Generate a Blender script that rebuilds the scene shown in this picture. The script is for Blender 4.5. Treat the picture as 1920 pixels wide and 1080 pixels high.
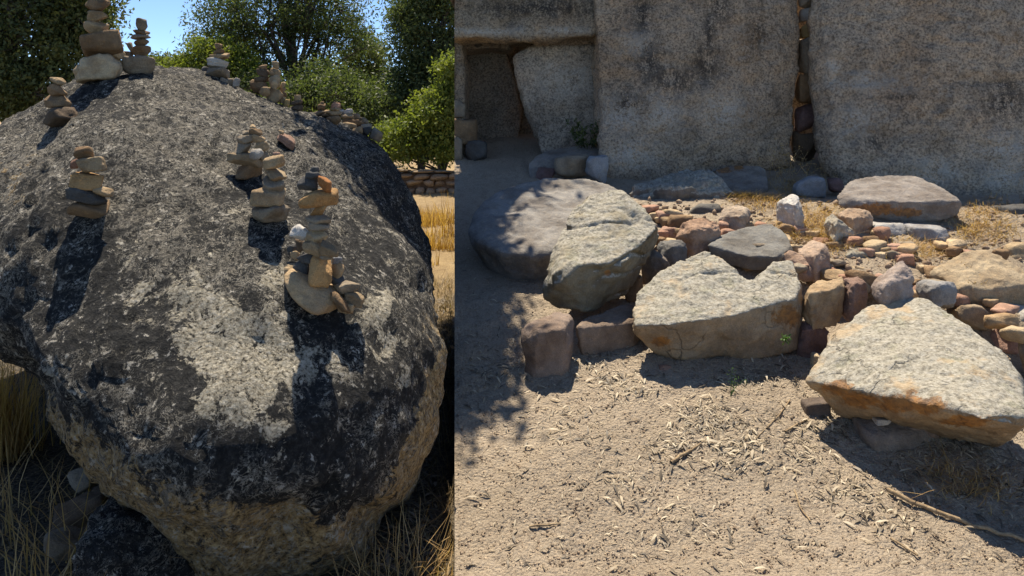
import bpy, bmesh, math, random
import numpy as np
from mathutils import Vector, Matrix
from mathutils.bvhtree import BVHTree

# ------------------------------------------------------------------ scene, camera, sky, sun, exposure
scene = bpy.context.scene
for o in list(bpy.data.objects):
    bpy.data.objects.remove(o)
col = scene.collection

FOC, CX, HOR, CAMZ = 1500.0, 960.0, 220.0, 1.7          # focal length in photo pixels, centre column, horizon row, eye height
cam_d = bpy.data.cameras.new('camera')
cam = bpy.data.objects.new('camera', cam_d); col.objects.link(cam)
cam_d.sensor_width = 36.0; cam_d.lens = FOC / 1920 * 36.0
cam_d.shift_y = -(540 - HOR) / 1920                      # level view camera, horizon high in the frame
cam_d.clip_start = 0.05; cam_d.clip_end = 2000
cam.location = (0, 0, CAMZ); cam.rotation_euler = (math.radians(90), 0, 0)
scene.camera = cam

SUN_EL, SUN_AZ = math.radians(64), math.radians(12)      # behind the stones, a little to the left
sdir = Vector((-math.sin(SUN_AZ) * math.cos(SUN_EL), math.cos(SUN_AZ) * math.cos(SUN_EL), math.sin(SUN_EL)))
world = bpy.data.worlds.new('World'); scene.world = world; world.use_nodes = True
wn = world.node_tree; wn.nodes.clear()
sky = wn.nodes.new('ShaderNodeTexSky'); sky.sky_type = 'NISHITA'; sky.sun_disc = False
sky.sun_elevation = SUN_EL; sky.sun_rotation = -SUN_AZ
sky.altitude = 4800; sky.air_density = 1.0; sky.dust_density = 0.0; sky.ozone_density = 3.6
bg = wn.nodes.new('ShaderNodeBackground'); bg.inputs['Strength'].default_value = 0.108
out = wn.nodes.new('ShaderNodeOutputWorld')
wn.links.new(sky.outputs[0], bg.inputs[0]); wn.links.new(bg.outputs[0], out.inputs[0])
sun_d = bpy.data.lights.new('sun', 'SUN'); sun_d.energy = 5.0; sun_d.angle = math.radians(0.53); sun_d.color = (1.0, 0.90, 0.74)
sun = bpy.data.objects.new('sun', sun_d); col.objects.link(sun)
sun.rotation_euler = sdir.to_track_quat('Z', 'Y').to_euler(); sun.location = (-6, 14, 20)
vs = scene.view_settings
vs.view_transform = 'Standard'; vs.look = 'None'; vs.exposure = 0.80; vs.gamma = 1.0; vs.use_curve_mapping = False
scene.render.resolution_x = 1024; scene.render.resolution_y = 576

# ------------------------------------------------------------------ geometry helpers
SEAM = (852 - CX) / FOC                                   # the raised terrace on the right ends in a straight cut: X = SEAM * Y
SL = 0.2556
def at(x, y, Y):
    return np.array([(x - CX) / FOC * Y, Y, CAMZ - (y - HOR) / FOC * Y])
def gy(y, h=0.0):                                         # distance of the sloping terrace (plus h) seen at row y
    return (CAMZ + 3 * SL - h) / ((y - HOR) / FOC + SL)
def G(x, y, h=0.0):
    return at(x, y, gy(y, h))
def flatY(y):
    return CAMZ * FOC / (y - HOR)

rng = np.random.default_rng(7)
random.seed(7)
_perm = np.random.default_rng(3).permutation(256); _perm = np.concatenate([_perm, _perm, _perm])
_grad = np.random.default_rng(4).normal(size=(256, 3)); _grad /= np.linalg.norm(_grad, axis=1)[:, None]
def pnoise(P):
    P = np.asarray(P, float); i = np.floor(P).astype(int); f = P - i; u = f * f * f * (f * (f * 6 - 15) + 10)
    i &= 255; r = np.zeros(len(P))
    for dx in (0, 1):
        for dy in (0, 1):
            for dz in (0, 1):
                h = _perm[_perm[_perm[(i[:, 0] + dx) & 255] + ((i[:, 1] + dy) & 255)] + ((i[:, 2] + dz) & 255)]
                g = _grad[h]; d = f - np.array([dx, dy, dz])
                w = (u[:, 0] if dx else 1 - u[:, 0]) * (u[:, 1] if dy else 1 - u[:, 1]) * (u[:, 2] if dz else 1 - u[:, 2])
                r += w * (g * d).sum(1)
    return r * 1.6
def fbm(P, o=4, gain=0.5, lac=2.03):
    P = np.asarray(P, float); r = 0; a = 1
    for k in range(o):
        r = r + a * pnoise(P + 17.3 * k); a *= gain; P = P * lac
    return r
def ridged(P, o=3):
    P = np.asarray(P, float); r = 0; a = 1
    for k in range(o):
        r = r + a * (1 - 2 * np.abs(pnoise(P + 9.1 * k))); a *= 0.5; P = P * 2.1
    return r
def sstep(a, b, x):
    t = np.clip((x - a) / (b - a), 0, 1); return t * t * (3 - 2 * t)

def mesh_np(name, V, F, smooth=True):
    me = bpy.data.meshes.new(name); V = np.asarray(V, np.float32); F = np.asarray(F, np.int32)
    k = F.shape[1]
    me.vertices.add(len(V)); me.vertices.foreach_set('co', V.ravel())
    me.loops.add(F.size); me.loops.foreach_set('vertex_index', F.ravel())
    me.polygons.add(len(F)); me.polygons.foreach_set('loop_start', np.arange(0, F.size, k, dtype=np.int32))
    me.polygons.foreach_set('loop_total', np.full(len(F), k, np.int32))
    me.update(calc_edges=True); me.validate()
    if smooth: me.polygons.foreach_set('use_smooth', np.ones(len(me.polygons), bool))
    return me
def attr(me, name, vals):
    a = me.attributes.new(name, 'FLOAT', 'POINT'); a.data.foreach_set('value', np.asarray(vals, np.float32))
def coords(me):
    V = np.empty(len(me.vertices) * 3, np.float32); me.vertices.foreach_get('co', V); return V.reshape(-1, 3).astype(float)
def setco(me, V):
    me.vertices.foreach_set('co', np.asarray(V, np.float32).ravel()); me.update()
def normals(me):
    N = np.empty(len(me.vertices) * 3, np.float32); me.vertices.foreach_get('normal', N); return N.reshape(-1, 3).astype(float)
def edges(me):
    E = np.empty(len(me.edges) * 2, np.int32); me.edges.foreach_get('vertices', E); return E.reshape(-1, 2)
def relax(V, E, n, lam=0.5):
    deg = np.bincount(E.ravel(), minlength=len(V))[:, None]
    for _ in range(n):
        S = np.zeros_like(V)
        for k in range(3):
            S[:, k] = np.bincount(E[:, 0], V[E[:, 1], k], len(V)) + np.bincount(E[:, 1], V[E[:, 0], k], len(V))
        V = V + lam * (S / np.maximum(deg, 1) - V)
    return V

def obj(name, me, mat=None, parent=None, color=None):
    o = bpy.data.objects.new(name, me); col.objects.link(o)
    if mat is not None and me is not None and not me.materials: me.materials.append(mat)
    if parent is not None: o.parent = parent
    if color is not None: o.color = (*color, 1)
    return o
def tag(o, label, cat, group=None):
    o['label'] = label; o['category'] = cat
    if 'kind' not in o: o['kind'] = 'thing'
    if group: o['group'] = group
    return o
def empty(name, loc):
    o = bpy.data.objects.new(name, None); col.objects.link(o); o.location = loc; o.empty_display_size = 0.1
    return o
def recentre(o):                                          # origin at the middle of the base
    V = coords(o.data); c = np.array([(V[:, 0].min() + V[:, 0].max()) / 2, (V[:, 1].min() + V[:, 1].max()) / 2, V[:, 2].min()])
    setco(o.data, V - c); o.location = c
    return o

# ------------------------------------------------------------------ materials
class NT:
    def __init__(s, name):
        s.m = bpy.data.materials.new(name); s.m.use_nodes = True; s.t = s.m.node_tree; s.t.nodes.clear()
        s.out = s.n('ShaderNodeOutputMaterial'); s.b = s.n('ShaderNodeBsdfPrincipled'); s.l(s.b.outputs[0], s.out.inputs[0])
        s.b.inputs['Specular IOR Level'].default_value = 0.25; s.b.inputs['Roughness'].default_value = 0.9
        s.tc = s.n('ShaderNodeTexCoord')
    def n(s, t): return s.t.nodes.new(t)
    def l(s, a, b): s.t.links.new(a, b)
    def inp(s, sock, v):
        if isinstance(v, bpy.types.NodeSocket): s.l(v, sock)
        else: sock.default_value = v
    def noise(s, scale, detail=4, rough=0.55, vec=None, dist=0.0, stretch=None):
        k = s.n('ShaderNodeTexNoise'); k.inputs['Scale'].default_value = scale; k.inputs['Detail'].default_value = detail
        k.inputs['Roughness'].default_value = rough; k.inputs['Distortion'].default_value = dist
        v = vec or s.tc.outputs['Object']
        if stretch:
            mp = s.n('ShaderNodeMapping'); mp.inputs['Scale'].default_value = stretch; s.l(v, mp.inputs[0]); v = mp.outputs[0]
        s.l(v, k.inputs['Vector']); return k.outputs['Fac']
    def voro(s, scale, feature='F1', outp='Distance', vec=None):
        k = s.n('ShaderNodeTexVoronoi'); k.feature = feature; k.inputs['Scale'].default_value = scale
        s.l(vec or s.tc.outputs['Object'], k.inputs['Vector']); return k.outputs[outp]
    def ramp(s, fac, stops, interp='LINEAR'):
        r = s.n('ShaderNodeValToRGB'); r.color_ramp.interpolation = interp; s.l(fac, r.inputs[0])
        e = r.color_ramp.elements
        while len(e) < len(stops): e.new(0.5)
        for k, (p, c) in enumerate(stops):
            e[k].position = p; e[k].color = (*c, 1) if isinstance(c, tuple) else (c, c, c, 1)
        return r.outputs[0]
    def step(s, fac, a, b):
        m = s.n('ShaderNodeMapRange'); m.interpolation_type = 'SMOOTHSTEP'
        s.l(fac, m.inputs['Value']); m.inputs['From Min'].default_value = a; m.inputs['From Max'].default_value = b
        return m.outputs[0]
    def math(s, op, a, b=0.0, c=0.0):
        m = s.n('ShaderNodeMath'); m.operation = op
        s.inp(m.inputs[0], a); s.inp(m.inputs[1], b); s.inp(m.inputs[2], c)
        return m.outputs[0]
    def mix(s, fac, a, b, mode='MIX'):
        m = s.n('ShaderNodeMix'); m.data_type = 'RGBA'; m.blend_type = mode
        s.inp(m.inputs[0], fac)
        for k, v in ((6, a), (7, b)):
            if isinstance(v, bpy.types.NodeSocket): s.l(v, m.inputs[k])
            else: m.inputs[k].default_value = (*v, 1) if len(v) == 3 else v
        return m.outputs[2]
    def attr(s, name):
        a = s.n('ShaderNodeAttribute'); a.attribute_name = name; return a.outputs['Fac']
    def bump(s, h, strength, dist):
        b = s.n('ShaderNodeBump'); b.inputs['Strength'].default_value = strength; b.inputs['Distance'].default_value = dist
        s.l(h, b.inputs['Height']); s.l(b.outputs[0], s.b.inputs['Normal']); return b
    def done(s, c, rough=None):
        s.l(c, s.b.inputs['Base Color'])
        if rough is not None: s.b.inputs['Roughness'].default_value = rough
        return s.m

def mat_stone(name='weathered_stone', lichen=0.0, speck=0.35, bumpd=0.006, fs=1.0):
    m = NT(name)
    oi = m.n('ShaderNodeObjectInfo'); base = oi.outputs['Color']
    off = m.n('ShaderNodeVectorMath'); off.operation = 'ADD'
    rnd = m.n('ShaderNodeCombineXYZ'); rr = m.math('MULTIPLY', oi.outputs['Random'], 50.0)
    for k in range(3): m.l(rr, rnd.inputs[k])
    m.l(m.tc.outputs['Object'], off.inputs[0]); m.l(rnd.outputs[0], off.inputs[1]); v = off.outputs[0]
    big = m.noise(5 * fs, 5, 0.6, v); mid = m.noise(28 * fs, 5, 0.65, v); fine = m.noise(150 * fs, 3, 0.7, v)
    c = m.mix(m.step(big, 0.35, 0.68), base, m.mix(1.0, base, (0.62, 0.58, 0.55), 'MULTIPLY'))
    c = m.mix(m.step(mid, 0.45, 0.75), c, m.mix(1.0, c, (1.35, 1.28, 1.16), 'MULTIPLY'))
    c = m.mix(m.math('MULTIPLY', m.step(fine, 0.5, 0.72), speck), c, m.mix(1.0, c, (0.3, 0.29, 0.28), 'MULTIPLY'))
    c = m.mix(m.math('MULTIPLY', m.step(fine, 0.48, 0.3), speck), c, m.mix(1.0, c, (1.6, 1.55, 1.5), 'MULTIPLY'))
    if lichen > 0:
        geo = m.n('ShaderNodeNewGeometry'); sx = m.n('ShaderNodeSeparateXYZ'); m.l(geo.outputs['Normal'], sx.inputs[0])
        up = m.step(sx.outputs[2], -0.05, 0.55)
        ln = m.noise(9 * fs, 6, 0.7, v); lf = m.noise(60 * fs, 4, 0.75, v)
        cov = m.math('ADD', m.math('MULTIPLY', up, 0.75 * lichen), m.math('ADD', m.math('MULTIPLY', ln, 0.55), m.math('MULTIPLY', lf, 0.35)))
        f = m.step(cov, 0.78, 1.02)
        lc = m.ramp(lf, [(0.32, (0.12, 0.108, 0.083)), (0.44, (0.27, 0.245, 0.195)), (0.56, (0.37, 0.342, 0.28)), (0.72, (0.48, 0.45, 0.385))])
        lc = m.mix(m.math('MULTIPLY', m.step(ln, 0.52, 0.66), 0.45), lc, m.mix(1.0, lc, (0.72, 0.76, 0.6), 'MULTIPLY'))
        lc = m.mix(m.math('MULTIPLY', m.step(big, 0.46, 0.36), 0.55), lc, m.mix(1.0, base, (1.25, 1.2, 1.1), 'MULTIPLY'))
        c = m.mix(f, c, lc)
        dk = m.step(m.noise(17 * fs, 5, 0.75, v), 0.62, 0.72)
        c = m.mix(m.math('MULTIPLY', m.math('MULTIPLY', dk, up), 0.6), c, (0.11, 0.105, 0.095))
    rn = m.math('ADD', m.math('MULTIPLY', m.noise(18 * fs, 7, 0.78, v), 0.7), m.math('MULTIPLY', m.attr('rust'), 0.34))
    rf = m.math('MULTIPLY', m.step(rn, 0.50, 0.60), m.step(m.attr('rust'), 0.05, 0.4))
    c = m.mix(m.math('MULTIPLY', rf, 0.74), c, m.ramp(mid, [(0.35, (0.12, 0.05, 0.015)), (0.6, (0.34, 0.14, 0.02)), (0.8, (0.42, 0.22, 0.05))]))
    wf = m.math('ADD', m.attr('pale'), m.math('MULTIPLY', m.math('SUBTRACT', mid, 0.5), 1.2))
    c = m.mix(m.math('MULTIPLY', m.step(wf, 0.35, 0.7), 0.7), c, m.mix(1.0, c, (1.7, 1.7, 1.75), 'MULTIPLY'))
    pit = m.step(m.voro(34 * fs, vec=v), 0.05, 0.28)
    hgt = m.math('ADD', m.math('MULTIPLY', m.noise(13 * fs, 6, 0.7, v), 0.7), m.math('ADD', m.math('MULTIPLY', mid, 0.9), m.math('ADD', m.math('MULTIPLY', fine, 0.35), m.math('MULTIPLY', pit, 0.18))))
    vc = m.n('ShaderNodeTexVoronoi'); vc.feature = 'DISTANCE_TO_EDGE'; vc.inputs['Scale'].default_value = 3.2 * fs
    wv = m.n('ShaderNodeVectorMath'); wv.operation = 'MULTIPLY_ADD'; nz = m.n('ShaderNodeTexNoise'); nz.inputs['Scale'].default_value = 6 * fs; nz.inputs['Detail'].default_value = 6; m.l(v, nz.inputs['Vector'])
    m.l(nz.outputs['Color'], wv.inputs[0]); wv.inputs[1].default_value = (0.35, 0.35, 0.35); m.l(v, wv.inputs[2]); m.l(wv.outputs[0], vc.inputs['Vector'])
    cr = m.math('MULTIPLY', m.step(vc.outputs['Distance'], 0.022, 0.004), m.step(m.noise(4 * fs, 3, 0.5, v), 0.5, 0.6))
    cr = m.math('MULTIPLY', cr, 0.55 if lichen > 0 else 0.0)
    c = m.mix(m.math('MULTIPLY', cr, 0.7), c, m.mix(1.0, c, (0.25, 0.23, 0.21), 'MULTIPLY'))
    hgt = m.math('SUBTRACT', hgt, m.math('MULTIPLY', cr, 0.9))
    m.bump(hgt, 0.9, bumpd)
    return m.done(c, 0.92)

def mat_granite():                                       # megaliths: coarse brown-grey granite, black run-off streaks, pale lichen
    m = NT('megalith_granite'); v = m.tc.outputs['Object']
    oi = m.n('ShaderNodeObjectInfo')
    g1 = m.noise(48, 4, 0.72); g2 = m.noise(110, 2, 0.6); big = m.noise(2.2, 5, 0.6, dist=0.4); mid = m.noise(9, 6, 0.72)
    c = m.ramp(big, [(0.34, (0.32, 0.26, 0.20)), (0.5, (0.47, 0.39, 0.305)), (0.66, (0.55, 0.42, 0.30))])
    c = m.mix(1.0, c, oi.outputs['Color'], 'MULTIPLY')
    c = m.mix(m.math('MULTIPLY', m.step(mid, 0.5, 0.64), 0.6), c, (0.17, 0.148, 0.125))
    c = m.mix(m.math('MULTIPLY', m.step(g1, 0.5, 0.585), 0.8), c, m.mix(1.0, c, (0.38, 0.36, 0.345), 'MULTIPLY'))
    c = m.mix(m.math('MULTIPLY', m.step(g1, 0.48, 0.38), 0.55), c, m.mix(1.0, c, (1.5, 1.46, 1.4), 'MULTIPLY'))
    c = m.mix(m.math('MULTIPLY', m.step(g2, 0.5, 0.7), 0.5), c, m.mix(1.0, c, (0.4, 0.4, 0.4), 'MULTIPLY'))
    sn = m.math('ADD', m.math('MULTIPLY', m.noise(11, 7, 0.8, stretch=(1.6, 1.6, 0.55)), 0.6), m.math('MULTIPLY', m.noise(60, 4, 0.7), 0.4))
    f = m.math('MULTIPLY', m.step(sn, 0.44, 0.53), m.attr('dark'))
    c = m.mix(m.math('MULTIPLY', f, 0.95), c, (0.045, 0.038, 0.033))
    pn = m.math('ADD', m.math('MULTIPLY', m.noise(9, 7, 0.8), 0.6), m.math('MULTIPLY', m.noise(52, 4, 0.75), 0.4))
    f = m.math('MULTIPLY', m.step(pn, 0.44, 0.53), m.attr('pale'))
    c = m.mix(m.math('MULTIPLY', f, 0.6), c, (0.68, 0.62, 0.53))
    vo = m.voro(7.5); ros = m.math('MULTIPLY', m.step(vo, 0.17, 0.12), m.step(m.noise(3.1, 2), 0.5, 0.62))
    c = m.mix(m.math('MULTIPLY', ros, 0.55), c, (0.40, 0.38, 0.33))
    c = m.mix(m.math('MULTIPLY', m.math('MULTIPLY', m.step(m.noise(14, 6, 0.75), 0.4, 0.62), m.attr('rust')), 0.5), c, (0.30, 0.17, 0.07))
    wide = m.noise(1.1, 4, 0.6); c = m.mix(m.math('MULTIPLY', m.step(wide, 0.5, 0.66), 0.45), c, m.mix(1.0, c, (0.46, 0.43, 0.41), 'MULTIPLY'))
    c = m.mix(m.math('MULTIPLY', m.step(wide, 0.46, 0.3), 0.5), c, m.mix(1.0, c, (1.4, 1.32, 1.2), 'MULTIPLY'))
    m.bump(m.math('ADD', m.math('MULTIPLY', mid, 1.2), m.math('ADD', m.math('MULTIPLY', g1, 0.5), m.math('MULTIPLY', g2, 0.2))), 1.0, 0.035)
    return m.done(c, 0.93)

def mat_boulder():                                       # black crust, grey crust, crisp pale rosettes, brown granite showing low down
    m = NT('lichened_boulder')
    li = m.attr('pale'); br = m.attr('brown'); dk = m.attr('dark'); gr = m.attr('grey')
    wide = m.noise(2.0, 4, 0.6); n8 = m.noise(8, 9, 0.72, dist=0.5); n16 = m.noise(16, 8, 0.74, dist=0.8); n40 = m.noise(40, 5, 0.7); n75 = m.noise(75, 4, 0.7)
    str8 = m.noise(20, 6, 0.72, dist=1.2, stretch=(1.0, 0.5, 1.0))
    c = m.ramp(n40, [(0.36, (0.010, 0.010, 0.010)), (0.5, (0.024, 0.0235, 0.0225)), (0.62, (0.055, 0.053, 0.050))])
    # brown granite low on the flanks, broken by the black crust
    brn = m.ramp(n40, [(0.34, (0.05, 0.037, 0.02)), (0.45, (0.29, 0.19, 0.08)), (0.55, (0.52, 0.365, 0.17)), (0.67, (0.70, 0.54, 0.31))])
    bf = m.math('ADD', br, m.math('ADD', m.math('MULTIPLY', m.math('SUBTRACT', n16, 0.5), 2.2), m.math('MULTIPLY', m.math('SUBTRACT', n8, 0.5), 1.8)))
    c = m.mix(m.step(bf, 0.42, 0.58), c, brn)
    # grey crust
    gf = m.math('ADD', str8, m.math('ADD', m.math('MULTIPLY', m.math('SUBTRACT', gr, dk), 0.055), m.math('MULTIPLY', m.math('SUBTRACT', wide, 0.5), 0.22)))
    c = m.mix(m.math('MULTIPLY', m.step(gf, 0.562, 0.588), 0.88), c, m.ramp(n75, [(0.36, (0.055, 0.050, 0.042)), (0.5, (0.15, 0.135, 0.11)), (0.64, (0.28, 0.252, 0.205))]))
    # curled pale edges of the crust
    l1 = m.noise(11, 5, 0.62, dist=1.8, stretch=(1.0, 0.55, 1.0)); l2 = m.noise(24, 5, 0.62, dist=1.8, stretch=(1.0, 0.55, 1.0))
    lines = m.math('MAXIMUM', m.step(m.math('ABSOLUTE', m.math('SUBTRACT', l1, 0.5)), 0.018, 0.008), m.step(m.math('ABSOLUTE', m.math('SUBTRACT', l2, 0.48)), 0.024, 0.011))
    lines = m.math('MULTIPLY', lines, m.step(m.math('ADD', n8, m.math('MULTIPLY', m.math('SUBTRACT', gr, dk), 0.06)), 0.42, 0.54))
    c = m.mix(m.math('MULTIPLY', lines, 0.6), c, (0.52, 0.475, 0.39))
    # pale rosettes
    lf = m.math('ADD', m.math('MULTIPLY', li, 0.68), m.math('ADD', m.math('MULTIPLY', m.math('SUBTRACT', n8, 0.5), 2.2), m.math('MULTIPLY', m.math('SUBTRACT', n16, 0.5), 2.4)))
    lc = m.ramp(n75, [(0.36, (0.11, 0.096, 0.07)), (0.45, (0.34, 0.30, 0.225)), (0.55, (0.52, 0.465, 0.36)), (0.66, (0.70, 0.64, 0.52))])
    lm = m.step(lf, 0.41, 0.45)
    c = m.mix(lm, c, lc)
    # small white flecks everywhere
    fl = m.step(m.math('ADD', n40, m.math('MULTIPLY', m.math('SUBTRACT', n8, 0.5), 0.35)), 0.605, 0.635)
    c = m.mix(m.math('MULTIPLY', fl, 0.85), c, (0.62, 0.57, 0.48))
    c = m.mix(m.math('MULTIPLY', m.step(m.math('ADD', n75, m.math('MULTIPLY', m.math('SUBTRACT', n16, 0.5), 0.3)), 0.40, 0.375), 0.8), c, (0.014, 0.0135, 0.013))
    h = m.math('ADD', m.math('MULTIPLY', n16, 1.0), m.math('ADD', m.math('MULTIPLY', n40, 0.7), m.math('ADD', m.math('MULTIPLY', lm, 0.15), m.math('MULTIPLY', lines, 0.2))))
    m.bump(h, 1.0, 0.04)
    return m.done(c, 0.9)

def mat_soil():
    m = NT('dusty_soil')
    a = m.noise(1.3, 5, 0.6); b = m.noise(14, 6, 0.7); f = m.noise(95, 4, 0.75); g = m.voro(70)
    c = m.ramp(a, [(0.3, (0.33, 0.265, 0.19)), (0.5, (0.40, 0.322, 0.232)), (0.7, (0.46, 0.372, 0.272))])
    c = m.mix(m.math('MULTIPLY', m.step(b, 0.48, 0.7), 0.6), c, (0.22, 0.17, 0.122))
    c = m.mix(m.math('MULTIPLY', m.step(f, 0.52, 0.68), 0.7), c, (0.13, 0.10, 0.075))
    c = m.mix(m.math('MULTIPLY', m.step(f, 0.46, 0.34), 0.6), c, (0.54, 0.46, 0.36))
    m.bump(m.math('ADD', m.math('MULTIPLY', b, 1.3), m.math('ADD', m.math('MULTIPLY', f, 0.6), m.math('MULTIPLY', g, -0.4))), 1.0, 0.024)
    return m.done(c, 0.97)
def mat_meadow():
    m = NT('dry_meadow_soil')
    a = m.noise(0.5, 5, 0.6); b = m.noise(7, 6, 0.7); f = m.noise(60, 4, 0.7)
    c = m.ramp(a, [(0.35, (0.30, 0.21, 0.11)), (0.55, (0.40, 0.29, 0.15)), (0.7, (0.46, 0.35, 0.2))])
    c = m.mix(m.math('MULTIPLY', m.step(b, 0.45, 0.7), 0.6), c, (0.2, 0.135, 0.07))
    c = m.mix(m.math('MULTIPLY', m.step(f, 0.5, 0.66), 0.7), c, (0.12, 0.085, 0.05))
    c = m.mix(m.step(m.attr('litter'), 0.3, 0.7), c, m.ramp(f, [(0.35, (0.035, 0.028, 0.02)), (0.5, (0.09, 0.072, 0.05)), (0.68, (0.22, 0.18, 0.125))]))
    m.bump(m.math('ADD', b, f), 1.0, 0.03)
    return m.done(c, 0.97)
def mat_leaf(name, c1, c2, trans=0.35, vary=14.0):
    m = NT(name)
    n = m.attr('shade')
    c = m.mix(n, c1, c2)
    m.l(c, m.b.inputs['Base Color']); m.b.inputs['Roughness'].default_value = 0.55
    tr = m.n('ShaderNodeBsdfTranslucent'); m.l(m.mix(1.0, c, (1.25, 1.3, 0.55), 'MULTIPLY'), tr.inputs['Color'])
    ms = m.n('ShaderNodeMixShader'); ms.inputs[0].default_value = trans
    m.l(m.b.outputs[0], ms.inputs[1]); m.l(tr.outputs[0], ms.inputs[2]); m.l(ms.outputs[0], m.out.inputs[0])
    return m.m
def mat_plain(name, c1, c2, sc=30, rough=0.85):
    m = NT(name); n = m.noise(sc, 5, 0.65); m.bump(n, 0.6, 0.01)
    return m.done(m.mix(m.step(n, 0.35, 0.65), c1, c2), rough)

M_STONE = mat_stone('weathered_stone', 0.0, 0.5, 0.012, 1.3)
M_KERB = mat_stone('lichened_stone', 1.0, 0.4, 0.013, 0.85)
M_CAIRN = mat_stone('cairn_stone', 0.0, 0.5, 0.011, 1.7)
M_GRAN = mat_granite(); M_BOULD = mat_boulder(); M_SOIL = mat_soil(); M_MEAD = mat_meadow()
M_BARK = mat_plain('bark', (0.06, 0.05, 0.04), (0.14, 0.115, 0.09), 12)
M_STRAW = mat_leaf('dry_straw', (0.34, 0.20, 0.075), (0.60, 0.42, 0.20), 0.3)
M_GOLD = mat_leaf('golden_grass', (0.30, 0.17, 0.05), (0.58, 0.38, 0.15), 0.4)
M_LITTER = mat_leaf('fallen_leaves', (0.30, 0.235, 0.155), (0.60, 0.51, 0.37), 0.15)
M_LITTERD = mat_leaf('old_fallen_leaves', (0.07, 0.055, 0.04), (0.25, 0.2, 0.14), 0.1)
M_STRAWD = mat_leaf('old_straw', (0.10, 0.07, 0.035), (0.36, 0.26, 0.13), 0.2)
M_TWIG = mat_plain('dry_twig', (0.22, 0.15, 0.085), (0.42, 0.31, 0.18), 40)
M_WEED = mat_leaf('green_weed', (0.05, 0.10, 0.03), (0.10, 0.19, 0.05), 0.3)
M_OLIVE = mat_leaf('olive_foliage', (0.04, 0.06, 0.025), (0.15, 0.175, 0.07), 0.42)
M_PINE = mat_leaf('eucalypt_foliage', (0.04, 0.065, 0.03), (0.14, 0.17, 0.07), 0.42)
M_LIME = mat_leaf('lime_foliage', (0.09, 0.135, 0.028), (0.22, 0.25, 0.06), 0.42)

# ------------------------------------------------------------------ ground on both sides
def lslope(Y):
    Y = np.asarray(Y, float); k = 0.12
    z = SL * np.where((Y - 3) / k > 30, Y - 3, k * np.log1p(np.exp(np.clip((Y - 3) / k, -40, 30))))
    return z - 0.12 * np.maximum(Y - 8.6, 0) - 0.09 * np.maximum(Y - 11, 0)
def platform(X, Y):
    yk = np.interp(X, [0.8, 0.95, 1.84, 2.39, 2.91, 6], [5.15, 5.12, 5.10, 4.80, 4.50, 4.3])
    p = 0.17 * sstep(yk - 0.22, yk + 0.12, Y) * sstep(0.72, 1.05, X)
    return p * (1 - 0.9 * sstep(6.3, 7.0, Y))
def gz(X, Y):
    X = np.asarray(X, float); Y = np.asarray(Y, float)
    P = np.stack([X, Y, np.zeros_like(X)], -1).reshape(-1, 3)
    b = (0.030 * fbm(P * 1.1 + 3, 3) + 0.010 * fbm(P * 6, 3)).reshape(X.shape)
    return lslope(Y) + platform(X, Y) + b * sstep(2.2, 3.2, Y) + 0.012
def build_terrace():
    ys = np.concatenate([np.linspace(1.4, 7.6, 330), np.linspace(7.65, 14, 60)])
    ss = np.concatenate([np.linspace(0, 4.2, 260), np.linspace(4.25, 12, 50)])
    Yg, Sg = np.meshgrid(ys, ss, indexing='ij'); Xg = SEAM * Yg + Sg + 0.001
    Zg = gz(Xg, Yg)
    V = np.stack([Xg, Yg, Zg], -1).reshape(-1, 3); nr, nc = Yg.shape
    ix = np.arange(nr * nc).reshape(nr, nc)
    F = np.stack([ix[:-1, :-1], ix[:-1, 1:], ix[1:, 1:], ix[1:, :-1]], -1).reshape(-1, 4)
    # fine crumbs in the soil
    d = 0.006 * fbm(V * 26, 3) + 0.004 * ridged(V * 60, 2) * (V[:, 1] < 6)
    V[:, 2] += d
    rim = np.concatenate([ix[0, :], ix[1:, -1], ix[-1, -2::-1], ix[-2:0:-1, 0]])
    A = V[rim].copy(); B = A.copy(); B[:, 2] = -0.25; B[:, 0] += np.where(np.isin(rim, ix[:, 0]), 0.02, 0)
    na = len(V) + np.arange(len(rim)); nb = na + len(rim); V = np.vstack([V, A, B])
    k = np.arange(len(rim)); k2 = (k + 1) % len(rim)
    F = np.vstack([F, np.stack([na[k2], na[k], nb[k], nb[k2]], -1)])
    o = obj('ground', mesh_np('ground', V, F), M_SOIL); o['kind'] = 'structure'
    return o
terrace = build_terrace()

def lz(X, Y):
    X = np.asarray(X, float); Y = np.asarray(Y, float)
    P = np.stack([X, Y, np.zeros_like(X)], -1).reshape(-1, 3)
    n = (0.06 * fbm(P * 0.35 + 8, 3) + 0.02 * fbm(P * 2.5, 3)).reshape(X.shape)
    z = n * sstep(2.0, 5.0, Y) - 0.02
    return z - 0.12 * sstep(0.05, 0.35, X - SEAM * Y) * (1 - sstep(13, 15, Y))
def build_meadow():
    ys = np.concatenate([np.linspace(-3, 12, 190), np.linspace(12.3, 40, 60), [60, 100, 200, 500, 1200]])
    xs = np.concatenate([[-900, -300, -120, -60], np.linspace(-30, -6, 30), np.linspace(-5.8, 1.2, 110), np.linspace(2, 30, 30), [60, 120, 300, 900]])
    Xg, Yg = np.meshgrid(xs, ys); Zg = lz(Xg, Yg)
    V = np.stack([Xg, Yg, Zg], -1).reshape(-1, 3); nr, nc = Xg.shape; ix = np.arange(nr * nc).reshape(nr, nc)
    F = np.stack([ix[:-1, :-1], ix[:-1, 1:], ix[1:, 1:], ix[1:, :-1]], -1).reshape(-1, 4)
    me = mesh_np('ground', V, F)
    lit = 1 - sstep(6.0, 8.2, V[:, 1] + 0.8 * fbm(V * 0.9, 3))
    attr(me, 'litter', lit)
    o = obj('ground', me, M_MEAD); o['kind'] = 'structure'
    return o
meadow = build_meadow()

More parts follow.
